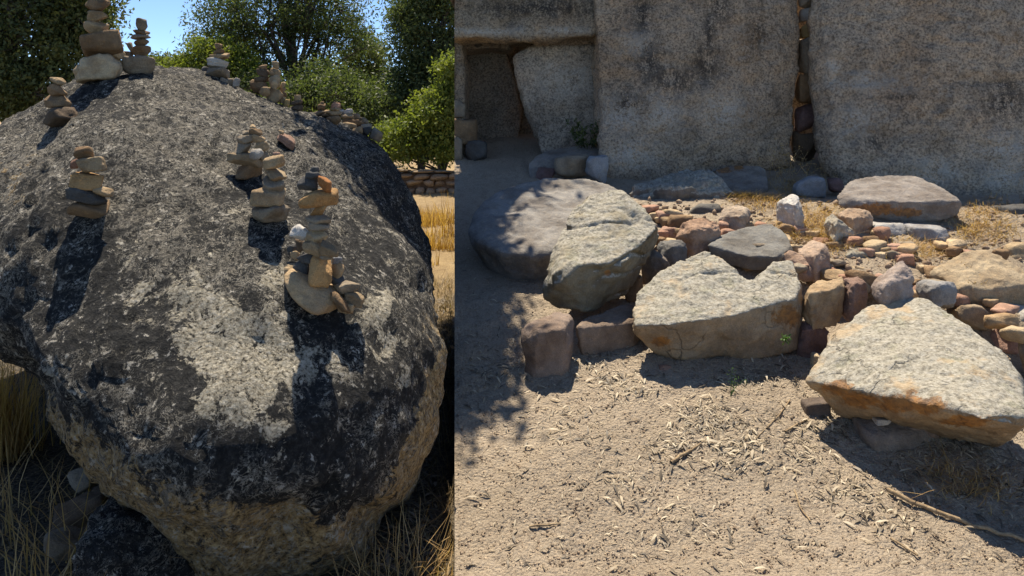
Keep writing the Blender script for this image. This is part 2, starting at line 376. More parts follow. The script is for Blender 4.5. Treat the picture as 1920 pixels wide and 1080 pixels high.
# ------------------------------------------------------------------ rock builders
def hull_mesh(hulls):
    acc = bmesh.new()
    for pts in hulls:
        b = bmesh.new()
        for p in pts: b.verts.new(p)
        r = bmesh.ops.convex_hull(b, input=b.verts)
        dead = [g for g in set(r['geom_interior']) | set(r['geom_unused']) if isinstance(g, bmesh.types.BMVert) and g.is_valid]
        if dead: bmesh.ops.delete(b, geom=dead, context='VERTS')
        bmesh.ops.recalc_face_normals(b, faces=b.faces)
        t = bpy.data.meshes.new('t'); b.to_mesh(t); b.free(); acc.from_mesh(t); bpy.data.meshes.remove(t)
    me = bpy.data.meshes.new('hull'); acc.to_mesh(me); acc.free()
    return me
def remesh(me, voxel):
    o = bpy.data.objects.new('tmp', me); col.objects.link(o)
    md = o.modifiers.new('r', 'REMESH'); md.mode = 'VOXEL'; md.voxel_size = voxel
    dg = bpy.context.evaluated_depsgraph_get(); r = bpy.data.meshes.new_from_object(o.evaluated_get(dg))
    bpy.data.objects.remove(o); bpy.data.meshes.remove(me)
    return r
def paint(me, V, paints):
    px = CX + FOC * V[:, 0] / V[:, 1]; py = HOR + FOC * (CAMZ - V[:, 2]) / V[:, 1]
    for name, spots in paints.items():
        a = np.zeros(len(V))
        for sp in spots:
            x, y, r = sp[:3]; ry = sp[3] if len(sp) > 3 else r
            a = np.maximum(a, np.exp(-(((px - x) / r) ** 2 + ((py - y) / ry) ** 2)))
        attr(me, name, a)
def rock(name, hulls, mat, color, voxel, rough=0.02, freq=4.0, soft=2, seed=0, paints=None, crack=0.0, clampseam=False, strat=0.0, chips=14, big=0.0):
    me = remesh(hull_mesh(hulls), voxel); me.name = name
    V = coords(me); E = edges(me)
    rr = np.random.default_rng(1000 + seed)
    for _ in range(chips):
        n_ = rr.normal(size=3); n_[2] = abs(n_[2]) * 0.9 + .05; n_ /= np.linalg.norm(n_); q = V @ n_; hi_ = q.max(); cut = hi_ - (hi_ - q.min()) * rr.uniform(0.006, 0.03)
        V = V - np.maximum(q - cut, 0)[:, None] * n_
    V = relax(V, E, soft, 0.33); setco(me, V); N = normals(me)
    s = np.array([seed * 3.7, seed * 1.3, seed * 2.1])
    d = rough * fbm(V * freq + s, 5, 0.5) + rough * 0.45 * ridged(V * freq * 2.3 + s, 3) - rough * 0.3
    if crack: d -= crack * np.exp(-(pnoise(V * np.array([2.2, 2.2, 5]) + s) / 0.05) ** 2) * sstep(-0.1, 0.3, pnoise(V * 1.7 + s + 5))
    if big: d += big * fbm(V * 1.3 + s, 3) + big * 0.35 * ridged(V * np.array([3, 3, 6]) + s, 3) - big * 0.3 * np.exp(-(pnoise(V * np.array([1.2, 1.2, 3.2]) + s + 3) / 0.04) ** 2)
    if strat: d += strat * pnoise(np.stack([V[:, 0] * 1.5, V[:, 1] * 1.5, V[:, 2] * 22 + V[:, 0] * 2], -1) + s)
    V = V + N * d[:, None]
    if clampseam: V[:, 0] = np.maximum(V[:, 0], SEAM * V[:, 1] + 0.001)
    setco(me, V); me.polygons.foreach_set('use_smooth', np.ones(len(me.polygons), bool))
    if paints: paint(me, V, paints)
    return recentre(obj(name, me, mat, None, color))
def block(pts, drop=0.75, sink=0.05):                     # silhouette and edge points (column, row, height) plus a hidden underside
    P = [G(*p) for p in pts]; c = np.mean(P, 0); Q = list(P)
    for p in P:
        q = c + (p - c) * drop; q[2] = min(lslope(q[1]) - sink + 0.0, p[2] - 0.02); 
        Q.append(q)
    return Q
def block_on(pts, base, drop=0.8, only=None):             # the same, but the underside hangs at height `base`
    P = [G(*p) for p in pts]; c = np.mean(P, 0); Q = list(P)
    for p in P[:only]:
        q = c + (p - c) * drop; q[2] = min(lslope(q[1]) + base, p[2]); Q.append(q)
    return Q

_ico = {}
def ico(sub):
    if sub not in _ico:
        b = bmesh.new(); bmesh.ops.create_icosphere(b, subdivisions=sub, radius=1.0)
        V = np.array([v.co[:] for v in b.verts]); F = np.array([[v.index for v in f.verts] for f in b.faces]); b.free()
        V /= np.linalg.norm(V, axis=1)[:, None]; _ico[sub] = (V, F)
    return _ico[sub]
def pebble_verts(size, seed, sub=3, p=15, planes=10, rough=0.065, boxy=0.6):
    r = np.random.default_rng(seed); D, F = ico(sub)
    n = r.normal(size=(planes, 3)); n /= np.linalg.norm(n, axis=1)[:, None]; h = r.uniform(0.52, 1.0, planes)
    ax = np.vstack([np.eye(3), -np.eye(3)]); n = np.vstack([n, ax]); h = np.concatenate([h, r.uniform(boxy, 1.0, 6)])
    S = np.maximum(D @ n.T, 0) / h; rad = (S ** p).sum(1) ** (-1 / p)
    V = D * rad[:, None]
    so = r.uniform(0, 50, 3)
    V = V * (1 + rough * fbm(V * 1.8 + so, 4)[:, None] + rough * 0.5 * ridged(V * 4 + so, 2)[:, None])
    V[:, 2] += r.uniform(-.18, .18) * V[:, 0] + 0.12 * pnoise(V * 0.9 + so)
    lo, hi = V.min(0), V.max(0); V = (V - (lo + hi) / 2) / (hi - lo)
    return V * np.asarray(size), F
def pebble(name, centre, size, color, seed, tilt=0.0, yaw=0.0, sub=3, mat=None, pitch=0.0, **kw):
    V, F = pebble_verts(size, seed, sub, **kw)
    R = np.array(Matrix.Rotation(-tilt, 3, 'Y') @ Matrix.Rotation(pitch, 3, 'X') @ Matrix.Rotation(yaw, 3, 'Z'))
    V = V @ R.T; zmin = V[:, 2].min()
    V[:, 2] -= zmin
    o = obj(name, mesh_np(name, V, F), mat or M_CAIRN, None, color)
    o.location = (centre[0], centre[1], centre[2] + zmin)
    return o

COL = dict(tan=(0.40, 0.29, 0.17), sand=(0.46, 0.36, 0.23), brown=(0.26, 0.175, 0.10), dkbrown=(0.13, 0.095, 0.065), grey=(0.30, 0.25, 0.185),
           dkgrey=(0.10, 0.098, 0.095), pale=(0.44, 0.41, 0.36), orange=(0.44, 0.27, 0.12), rust=(0.38, 0.17, 0.06), yellow=(0.47, 0.34, 0.15),
           pink=(0.36, 0.23, 0.17), purple=(0.22, 0.14, 0.125), red=(0.34, 0.20, 0.14), white=(0.55, 0.53, 0.50), blue=(0.25, 0.26, 0.28), mottle=(0.38, 0.29, 0.18))
WORD = dict(tan='tan', sand='sandy', brown='brown', dkbrown='dark brown', grey='grey', dkgrey='dark grey', pale='pale', orange='orange',
            rust='rust orange', yellow='yellowish', pink='pinkish', purple='purplish', red='reddish', white='whitish', blue='bluish grey', mottle='mottled tan')

# ------------------------------------------------------------------ the great boulder on the left
OUT = [(-150, 360), (-60, 262), (0, 228), (60, 198), (100, 175), (140, 148), (180, 136), (250, 130), (300, 127), (340, 131), (400, 147), (440, 162), (480, 178),
       (560, 205), (640, 232), (700, 262), (735, 290), (765, 340), (785, 380), (805, 440), (818, 520), (828, 600), (828, 680), (815, 780), (795, 860), (770, 930),
       (745, 975), (730, 1030), (722, 1090), (560, 1125), (400, 1100), (350, 1050), (322, 985), (250, 935), (180, 885), (118, 830), (85, 760), (62, 715), (10, 690), (-50, 660), (-125, 600), (-165, 480)]
def build_boulder():
    D, F = ico(8) if False else ico(7)
    c = np.array([-1.55, 4.7, 0.85])
    ells = [((-1.85, 5.5, 0.80), (1.35, 2.0, 1.22)), ((-1.22, 3.85, 0.64), (0.86, 1.05, 0.60)), ((-1.7, 4.6, 0.85), (1.05, 1.5, 0.82)),
            ((-1.02, 3.36, 0.52), (0.66, 0.68, 0.34)), ((-1.0, 3.7, 0.15), (0.5, 0.62, 0.35)), ((-2.5, 5.0, 0.65), (0.95, 1.5, 0.9))]
    def f(P):
        vals = []
        for e, r in ells:
            q = (P - np.array(e)) / np.array(r); L = np.linalg.norm(q, axis=1); vals.append((L - 1) * min(r))
        v = np.array(vals); k = 0.16
        return -k * np.log(np.exp(-v / k).sum(0))
    lo = np.zeros(len(D)); hi = np.full(len(D), 4.5)
    for _ in range(40):
        mid = (lo + hi) / 2; ins = f(c + D * mid[:, None]) < 0
        lo = np.where(ins, mid, lo); hi = np.where(ins, hi, mid)
    V = c + D * lo[:, None]
    def fit(V):
        px = CX + FOC * V[:, 0] / V[:, 1]; py = HOR + FOC * (CAMZ - V[:, 2]) / V[:, 1]
        qx, qy = px - 400, py - 560; th = np.arctan2(qy, qx); r = np.hypot(qx, qy)
        nb = 180; b = ((th + np.pi) / (2 * np.pi) * nb).astype(int) % nb
        R = np.zeros(nb); np.maximum.at(R, b, r)
        O = np.array(OUT, float) - np.array([400, 560]); ang = np.arctan2(O[:, 1], O[:, 0]); rad = np.hypot(O[:, 0], O[:, 1])
        i = np.argsort(ang); ac = -np.pi + (np.arange(nb) + 0.5) * 2 * np.pi / nb
        T = np.interp(ac, np.concatenate([ang[i] - 2 * np.pi, ang[i], ang[i] + 2 * np.pi]), np.tile(rad[i], 3))
        ratio = T / np.maximum(R, 1)
        for _ in range(2): ratio = (np.roll(ratio, 1) + ratio + np.roll(ratio, -1)) / 3
        ra = np.interp(th, np.concatenate([ac - 2 * np.pi, ac, ac + 2 * np.pi]), np.tile(ratio, 3))
        Rv = np.interp(th, np.concatenate([ac - 2 * np.pi, ac, ac + 2 * np.pi]), np.tile(R, 3))
        w = sstep(0.35, 1.0, r / Rv); s = 1 + (ra - 1) * w
        nx, ny = 400 + qx * s, 560 + qy * s
        V = V.copy(); V[:, 0] = (nx - CX) / FOC * V[:, 1]; V[:, 2] = CAMZ - (ny - HOR) / FOC * V[:, 1]
        return V, (ratio.min(), ratio.max())
    for k in range(3):
        V, rr = fit(V); print('boulder fit', rr)
    me = mesh_np('boulder', V, F); E = edges(me); V = relax(V, E, 6); setco(me, V); N = normals(me)
    px = CX + FOC * V[:, 0] / V[:, 1]; py = HOR + FOC * (CAMZ - V[:, 2]) / V[:, 1]
    d = 0.050 * fbm(V * 1.6, 4) + 0.011 * ridged(V * np.array([7, 4, 7]), 3) + 0.012 * fbm(V * 17, 3) + 0.008 * ridged(V * np.array([40, 24, 40]), 2)
    d += (0.018 * ridged(V * 3.3 + 4, 3) + 0.010 * ridged(V * 11 + 4, 2)) * sstep(780, 930, py)
    d -= 0.03
    crk = lambda x0, x1, y, w, dep: dep * np.exp(-((py - y - 12 * pnoise(np.stack([px / 70, px * 0, px * 0], -1))) / w) ** 2) * sstep(x0, x0 + 30, px) * (1 - sstep(x1 - 40, x1, px))
    d -= crk(505, 660, 928, 11, 0.10) * (V[:, 1] < 4.4) + crk(610, 740, 962, 8, 0.05) * (V[:, 1] < 4.6)
    d -= 0.07 * sstep(930, 985, py) * (V[:, 1] < 4.4) * sstep(420, 520, px)
    V = V + N * d[:, None]; setco(me, V)
    def blobs(L):
        a = np.zeros(len(V))
        for x, y, r in L: a += np.exp(-(((px - x) ** 2 + (py - y) ** 2) / r ** 2) ** 1.3)
        return np.clip(a, 0, 1) * (N[:, 1] < 0.45)
    attr(me, 'pale', blobs([(385, 575, 45), (440, 610, 60), (510, 650, 62), (560, 690, 42), (420, 690, 62), (470, 750, 52), (515, 800, 36), (520, 845, 22), (390, 770, 26), (350, 640, 32),
                            (330, 545, 36), (270, 545, 30), (700, 585, 28), (735, 640, 28), (765, 710, 22), (720, 555, 25), (520, 520, 26), (640, 670, 16), (595, 665, 22), (705, 845, 18), (650, 800, 14), (665, 905, 18)]))
    attr(me, 'dark', blobs([(690, 720, 95), (640, 800, 70), (280, 640, 90), (200, 600, 90), (130, 640, 60), (620, 620, 60), (650, 930, 50), (700, 480, 80), (740, 420, 60), (390, 420, 40),
                            (180, 470, 60), (210, 190, 50), (480, 330, 45), (560, 440, 50), (470, 560, 18), (330, 740, 60)]))
    attr(me, 'grey', blobs([(300, 300, 110), (420, 450, 80), (330, 480, 90), (480, 520, 70), (430, 230, 110), (560, 260, 90), (300, 210, 70), (640, 330, 70), (60, 280, 90)]))
    br = sstep(0, 90, py - np.interp(px, [-200, 60, 180, 420, 560, 640, 720, 780, 830], [580, 680, 790, 880, 915, 960, 900, 760, 600])) + 0.55 * sstep(770, 830, px) * sstep(480, 620, py)
    br = np.clip(br, 0, 1) * 0.85 + 0.4 * np.exp(-(((px - 30) / 90) ** 2 + ((py - 330) / 60) ** 2))
    attr(me, 'brown', br)
    o = obj('boulder', me, M_BOULD)
    tag(o, 'huge rounded boulder blotched with black and grey lichen, carrying the stone cairns', 'boulder')
    bv = BVHTree.FromPolygons([tuple(v) for v in V], [tuple(int(q) for q in f_) for f_ in F])
    recentre(o)
    return o, bv
boulder, boulder_bvh = build_boulder()
def on_boulder(x, y):
    for k in range(40):
        d = Vector(at(x, y + k, 1.0) - np.array([0, 0, CAMZ]))
        h = boulder_bvh.ray_cast(Vector((0, 0, CAMZ)), d.normalized())
        if h[0] is not None and h[0].y < 7.2: return h[0]
    return Vector(at(x, y, 5.5))

# ------------------------------------------------------------------ megaliths
def slab(name, label, cat, hulls, color, voxel=0.018, rough=0.026, freq=2.6, paints=None, soft=5, seed=1, clampseam=False, group='upright stones and lintel of the megalithic wall'):
    o = rock(name, hulls, M_GRAN, color, voxel, rough, freq, soft, seed, paints, clampseam=clampseam, chips=0, big=0.035)
    return tag(o, label, cat, group)
def pslab(front, depth, flare=False):                     # front outline (column, row, distance) pushed back by depth; flare: sides run back along the joint
    P = [at(*p) for p in front]
    return P + [p * np.array([(p[1] + depth) / p[1] if flare else 1, 1, 1]) + np.array([0, depth, 0]) for p in P]
slab('standing_slab', 'tall brown granite slab with black streaks, left of the narrow stone-filled gap', 'stone slab',
     [pslab([(1106, -200, 7.72), (1116, 30, 7.68), (1128, 75, 7.62), (1128, 200, 7.5), (1131, 290, 7.42), (1146, 345, 7.38), (1260, 335, 7.4), (1400, 325, 7.5), (1478, 312, 7.6), (1488, 230, 7.65),
             (1496, 100, 7.72), (1498, -200, 7.8)], 0.42) + [at(1250, -195, 7.66), at(1300, 200, 7.40), at(1220, 250, 7.36), at(1450, 180, 7.52)]],
     (1.0, 0.94, 0.86), paints={'dark': [(1205, 35, 22, 60), (1215, 110, 30, 60), (1330, 60, 14, 60), (1325, 120, 35, 55), (1260, 150, 60, 30), (1350, 10, 20, 40), (1420, 60, 25, 40), (1180, 190, 40, 30)],
             'pale': [(1190, 80, 30, 25), (1170, 215, 50, 35), (1240, 220, 40, 45), (1180, 290, 50, 35), (1350, 210, 45, 40)], 'rust': [(1405, 210, 16, 40), (1400, 80, 40, 50)]}, seed=2)
slab('standing_slab', 'wide pale granite slab standing on the far right with a brown horizontal band', 'stone slab',
     [pslab([(1528, -200, 7.62), (1524, 60, 7.6), (1521, 140, 7.55), (1526, 240, 7.45), (1542, 315, 7.34), (1570, 350, 7.2), (1700, 372, 7.05), (1800, 388, 6.95), (1920, 402, 6.85), (2060, 410, 6.85),
             (2090, 200, 7.1), (2070, -200, 7.4)], 0.45, True) + [at(1700, 200, 7.12), at(1850, 240, 7.0), at(1800, -195, 7.35), at(1600, 120, 7.4)]],
     (1.10, 1.04, 0.96), paints={'pale': [(1640, 155, 70, 22), (1560, 130, 20, 30), (1880, 280, 60, 35), (1900, 330, 70, 40), (1750, 320, 60, 25), (1600, 230, 40, 30)],
             'rust': [(1720, 145, 110, 18), (1760, 170, 50, 20), (1900, 70, 50, 20), (1730, 215, 40, 20), (1640, 240, 50, 14)], 'dark': [(1700, 182, 50, 7), (1880, 190, 50, 40), (1880, 160, 40, 14), (1640, 265, 24, 16)]}, seed=3)
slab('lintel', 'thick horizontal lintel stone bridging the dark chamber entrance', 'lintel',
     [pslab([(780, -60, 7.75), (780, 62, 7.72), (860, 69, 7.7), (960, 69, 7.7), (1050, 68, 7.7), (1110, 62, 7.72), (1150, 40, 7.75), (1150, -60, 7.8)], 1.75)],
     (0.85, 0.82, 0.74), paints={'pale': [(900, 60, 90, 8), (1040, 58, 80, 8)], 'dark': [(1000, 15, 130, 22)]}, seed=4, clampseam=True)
slab('leaning_stone', 'broad upright stone tapering to its foot beneath the lintel', 'standing stone',
     [pslab([(968, 112, 8.05), (984, 96, 8.04), (1010, 86, 8.03), (1070, 80, 8.02), (1118, 82, 8.05), (1122, 160, 8.0), (1118, 295, 7.95), (1020, 305, 7.95), (1008, 262, 7.97), (990, 215, 8.0), (974, 160, 8.02)], 0.45)],
     (0.92, 0.93, 0.93), voxel=0.024, paints={'pale': [(1035, 125, 14, 8), (1060, 150, 60, 30)]}, seed=5)
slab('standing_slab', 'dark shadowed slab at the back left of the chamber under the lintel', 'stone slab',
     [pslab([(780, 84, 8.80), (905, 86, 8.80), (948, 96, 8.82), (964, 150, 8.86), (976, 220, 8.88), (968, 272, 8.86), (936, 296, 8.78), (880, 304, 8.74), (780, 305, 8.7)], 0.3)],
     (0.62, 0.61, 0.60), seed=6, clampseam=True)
slab('shading_slab', 'narrow slab added at the cut left end of the chamber to darken its recess', 'stone slab', [pslab([(790, 78, 8.2), (868, 80, 8.2), (872, 200, 8.18), (874, 300, 8.15), (790, 305, 8.15)], 0.95)], (0.7, 0.68, 0.64), rough=0.014, seed=27, clampseam=True)  # added to keep side light out of the open chamber end
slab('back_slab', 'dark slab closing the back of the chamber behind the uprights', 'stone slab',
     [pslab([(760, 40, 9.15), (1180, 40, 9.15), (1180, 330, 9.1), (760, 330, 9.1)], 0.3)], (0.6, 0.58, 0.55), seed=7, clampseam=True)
slab('rear_stone', 'rough stone closing the back of the narrow gap between the tall slabs', 'stone', [pslab([(1430, -120, 8.55), (1600, -100, 8.55), (1610, 330, 8.5), (1430, 330, 8.5)], 0.5)], (0.9, 0.85, 0.75), rough=0.03, seed=10)
slab('packing_slab', 'flat packing stone wedged between lintel and upright', 'stone',
     [pslab([(1003, 64, 8.0), (1125, 64, 8.0), (1125, 84, 8.0), (1004, 86, 8.0)], 0.5)], (0.8, 0.75, 0.68), voxel=0.018, rough=0.01, soft=2, seed=8)
slab('packing_slab', 'thin slab capping the dark back upright under the lintel', 'stone',
     [pslab([(790, 64, 8.35), (962, 64, 8.35), (958, 92, 8.38), (790, 94, 8.38)], 0.5)], (0.75, 0.7, 0.64), voxel=0.018, rough=0.012, soft=2, seed=9, clampseam=True)

# stones chinking the gaps
def boxstone(name, label, box, Y, color, group, seed, depthk=0.9, mat=None, cat='stone', **kw):
    x0, y0, x1, y1 = box; a = at((x0 + x1) / 2, (y0 + y1) / 2, Y); w = (x1 - x0) / FOC * Y; h = (y1 - y0) / FOC * Y
    o = pebble(name, a, (w, max(w, h * 0.6) * depthk, h), COL[color] if isinstance(color, str) else color, seed, mat=mat or M_STONE, **kw)
    return tag(o, label, cat, group)
GP = 'stones chinking the narrow gap between the tall slabs'
for k, (b, c, lb) in enumerate([((1482, 246, 1530, 305), 'dkbrown', 'dark stone at the foot of the gap between the tall slabs'), ((1490, 193, 1528, 249), 'purple', 'purplish chink stone, second from the bottom in the slab gap'),
        ((1494, 138, 1526, 195), 'brown', 'brown rounded chink stone in the middle of the slab gap'), ((1496, 70, 1530, 140), 'grey', 'tall grey chink stone below the sunlit ones in the slab gap'),
        ((1499, 40, 1530, 72), 'yellow', 'sunlit yellowish stone high in the slab gap'), ((1500, 14, 1528, 42), 'pale', 'pale sunlit stone near the top of the slab gap'), ((1496, -20, 1530, 16), 'grey', 'grey stone at the top of the slab gap')]):
    boxstone('chink_stone', lb, b, 7.85, c, GP, 40 + k, sub=4, planes=6)
for k, (b, c, lb) in enumerate([((1108, 90, 1136, 132), 'grey', 'grey filler stone high between the broad upright and the tall slab'), ((1112, 134, 1138, 166), 'brown', 'brown filler stone in mid height beside the broad upright'),
        ((1114, 166, 1138, 190), 'sand', 'little sandy filler stone beside the broad upright'), ((1112, 192, 1138, 228), 'grey', 'grey filler stone low beside the broad upright')]):
    boxstone('chink_stone', lb, b, 7.95, c, 'filler stones beside the broad upright', 60 + k, sub=3)
for k, (b, Y, c, lb) in enumerate([((838, 186, 874, 224), 8.2, 'grey', 'rounded grey stone topmost of three by the dark slab'), ((846, 222, 896, 274), 8.15, 'brown', 'brown rounded stone in the middle of three by the dark slab'),
        ((872, 262, 914, 305), 8.05, 'dkgrey', 'dark rounded stone lowest of three by the dark slab'), ((840, 252, 868, 312), 8.05, 'grey', 'narrow grey stone at the cut edge by the dark slab')]):
    o = boxstone('chamber_stone', lb, b, Y, c, 'rounded stones at the left chamber wall', 70 + k, sub=4, planes=4)
    V = coords(o.data) + np.array(o.location); V[:, 0] = np.maximum(V[:, 0], SEAM * V[:, 1] + 0.001); setco(o.data, V - np.array(o.location))

# ------------------------------------------------------------------ the kerb of big fallen stones
def kerb(name, label, hulls, color, mat=M_KERB, voxel=0.0105, rough=0.012, freq=6, soft=1, seed=0, paints=None, crack=0.0, group='large fallen stones of the kerb', strat=0.0, cat='rock'):
    return tag(rock(name, hulls, mat, COL[color] if isinstance(color, str) else color, voxel, rough, freq, soft, seed, paints, crack, strat=strat), label, cat, group)
A_top = [(884, 398, .26), (905, 372, .33), (960, 346, .36), (1040, 329, .36), (1110, 334, .36), (1172, 354, .33), (1176, 380, .28)]
A_mid = [(873, 425, .22), (890, 452, .24), (940, 472, .25), (1000, 480, .24), (1060, 470, .26), (1120, 440, .26)]
A_bot = [(885, 460, .16), (915, 490, .08), (960, 506, .03), (1010, 514, .02), (1060, 508, .02), (1110, 480, .05)]
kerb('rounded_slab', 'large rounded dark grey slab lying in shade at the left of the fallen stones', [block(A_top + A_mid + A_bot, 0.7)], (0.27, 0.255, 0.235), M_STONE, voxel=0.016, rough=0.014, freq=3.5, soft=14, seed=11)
kerb('tilted_block', 'tilted grey block with a sunlit cracked face, resting against the rounded slab',
     [block_on([(1076, 392, .54), (1099, 361, .62), (1158, 352, .64), (1188, 370, .62), (1236, 424, .52), (1046, 443, .46), (1017, 526, .28), (1017, 561, .18), (1031, 575, .14), (1101, 585, .13), (1141, 565, .14),
                (1194, 516, .20), (1233, 450, .34), (1068, 500, .42), (1101, 495, .44), (1166, 492, .44), (1194, 468, .45), (1048, 520, .37)], 0.13, 0.5)],
     (0.22, 0.19, 0.13), seed=12, crack=0.03, strat=0.004, paints={'rust': [(1140, 512, 8)]})
kerb('block', 'squarish pinkish brown block at the left end of the kerb', [block([(976, 632, .20), (985, 606, .23), (1045, 583, .24), (1076, 590, .22), (1072, 650, .10), (1066, 692, .02), (1052, 705, 0), (1010, 707, 0), (990, 668, .09), (1000, 622, .26), (1056, 618, .26)], 0.8)],
     (0.26, 0.20, 0.16), M_STONE, voxel=0.012, rough=0.010, freq=8, seed=13)
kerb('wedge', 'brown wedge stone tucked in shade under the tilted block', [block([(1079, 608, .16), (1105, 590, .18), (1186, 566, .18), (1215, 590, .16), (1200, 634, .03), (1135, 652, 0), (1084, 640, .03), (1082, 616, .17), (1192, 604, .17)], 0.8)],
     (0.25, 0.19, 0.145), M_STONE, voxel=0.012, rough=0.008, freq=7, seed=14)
E1 = [(1176, 598, .25), (1188, 578, .27), (1194, 549, .30), (1220, 520, .34), (1316, 465, .42), (1328, 469, .42), (1366, 495, .40), (1404, 522, .37), (1176, 611, .23), (1217, 638, .10), (1269, 671, .03), (1305, 668, .03), (1414, 655, .05),
      (1246, 609, .28), (1342, 597, .30), (1400, 585, .31)]
E2 = [(1340, 598, .29), (1404, 522, .37), (1452, 490, .42), (1484, 484, .42), (1513, 508, .40), (1513, 540, .34), (1503, 600, .20), (1497, 656, .04), (1482, 663, .03), (1458, 654, .05), (1414, 655, .05), (1330, 660, .04), (1388, 588, .31), (1456, 565, .34), (1497, 560, .34)]
kerb('broad_block', 'broad cream coloured stone with notched top edge in the middle of the kerb', [block_on(E1, 0.02, 0.5), block_on(E2, 0.02, 0.5)], (0.36, 0.28, 0.185), seed=15, crack=0.012, strat=0.004,
     paints={'rust': [(1476, 592, 34, 26), (1240, 640, 26, 14)]})
Fp = [(1510, 704, .30), (1539, 645, .38), (1591, 608, .42), (1624, 568, .46), (1673, 562, .48), (1724, 549, .50), (1761, 571, .50), (1806, 604, .50), (1850, 632, .50), (1910, 690, .46), (1945, 775, .32),
      (1511, 715, .30), (1576, 706, .36), (1647, 716, .38), (1724, 734, .45), (1795, 762, .51), (1850, 786, .52), (1930, 796, .48), (1520, 725, .26), (1565, 756, .17), (1598, 769, .14), (1658, 777, .13), (1739, 783, .13), (1773, 799, .13), (1869, 802, .16)]
kerb('broad_block', 'biggest sunlit stone at lower right with orange lichen along its shaded front', [block_on([(x_, y_, max(h_ - .08, .04)) for x_, y_, h_ in Fp], 0.04, 0.7, 11)], (0.36, 0.265, 0.16), seed=16, crack=0.010, strat=0.004,
     paints={'rust': [(1570, 728, 34, 18), (1615, 750, 50, 18), (1690, 755, 60, 26), (1740, 762, 50, 20), (1810, 790, 60, 14)]})
kerb('flat_slab', 'flat cream slab with cracked face at the far right edge of the rubble', [block_on([(1740, 506, .26), (1798, 484, .32), (1803, 471, .36), (1850, 464, .38), (1873, 476, .38), (1925, 507, .36), (1960, 530, .32), (1950, 560, .18), (1835, 576, .16), (1798, 549, .18), (1795, 537, .28), (1850, 544, .28), (1920, 539, .28)], 0.14, 0.8)],
     (0.40, 0.32, 0.215), M_STONE, voxel=0.014, rough=0.014, freq=6, seed=17, crack=0.02, group='flat slabs among the rubble')
kerb('flat_slab', 'flat grey slab with reddish front edge lying at the wall foot', [block_on([(x_, y_, h_ + .11) for x_, y_, h_ in [(1567, 368, .22), (1597, 336, .24), (1638, 329, .25), (1721, 327, .26), (1768, 352, .25), (1802, 376, .24), (1804, 384, .20), (1797, 404, .12), (1760, 415, .08), (1685, 416, .08), (1638, 402, .12), (1568, 383, .18), (1628, 372, .24), (1670, 378, .25), (1755, 379, .25)]], 0.18, 0.6)],
     (0.26, 0.235, 0.215), M_STONE, voxel=0.014, rough=0.009, freq=6, seed=18, strat=0.004, paints={'rust': [(1640, 392, 60, 14), (1700, 398, 40, 10)]}, group='flat slabs among the rubble')
kerb('flat_slab', 'smooth dark grey flat stone wedged behind the notched cream stone', [block_on([(1324, 458, .30), (1350, 440, .31), (1400, 424, .32), (1440, 417, .32), (1468, 428, .31), (1490, 462, .30), (1488, 476, .26), (1464, 488, .22), (1420, 494, .20), (1370, 478, .22), (1330, 464, .24), (1400, 480, .29), (1455, 482, .29)], 0.18, 0.8)],
     (0.205, 0.20, 0.185), M_STONE, voxel=0.012, rough=0.007, freq=7, seed=19, group='flat slabs among the rubble')
kerb('outcrop', 'low rough rock mound half in shade before the tall slab', [block([(1180, 352, .18), (1230, 330, .24), (1282, 314, .30), (1330, 318, .30), (1372, 340, .25), (1392, 368, .17), (1330, 378, .15), (1250, 382, .12), (1190, 376, .1), (1290, 350, .28)], 0.9)],
     (0.20, 0.18, 0.155), M_KERB, voxel=0.016, rough=0.03, freq=6, seed=20, soft=4, group='rocks at the wall foot')
kerb('flat_slab', 'thin flat stone with orange lichen below the tall slab', [block([(1340, 318, .12), (1380, 308, .14), (1436, 312, .14), (1440, 350, .09), (1420, 364, .06), (1385, 362, .06), (1350, 345, .08)], 0.9)],
     (0.27, 0.24, 0.205), M_STONE, voxel=0.014, rough=0.008, seed=21, paints={'rust': [(1355, 318, 22, 10), (1385, 314, 14, 8)]}, group='rocks at the wall foot')
kerb('flat_slab', 'long pale stone lying at the foot of the broad upright', [block([(988, 304, .10), (1000, 292, .14), (1047, 277, .17), (1132, 270, .19), (1150, 290, .16), (1135, 330, .03), (1040, 332, .02), (994, 334, .01), (1050, 300, .17)], 0.85)],
     (0.28, 0.25, 0.215), M_STONE, voxel=0.014, rough=0.012, seed=22, group='rocks at the wall foot')
kerb('flat_slab', 'sunlit flat sandy slab sunk in straw below two grey stones', [block_on([(1640, 470, .19), (1660, 459, .2), (1725, 462, .2), (1738, 482, .19), (1722, 500, .15), (1665, 500, .15), (1645, 492, .15)], 0.1, 0.9)],
     (0.42, 0.34, 0.22), M_STONE, voxel=0.012, rough=0.010, seed=23, group='flat slabs among the rubble')
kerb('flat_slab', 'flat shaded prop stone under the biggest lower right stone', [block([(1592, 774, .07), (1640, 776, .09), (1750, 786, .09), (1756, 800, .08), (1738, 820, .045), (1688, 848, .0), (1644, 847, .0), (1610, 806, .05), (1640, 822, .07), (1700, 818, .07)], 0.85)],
     (0.24, 0.20, 0.165), M_STONE, voxel=0.011, rough=0.008, seed=24, group='prop stones under the biggest block')

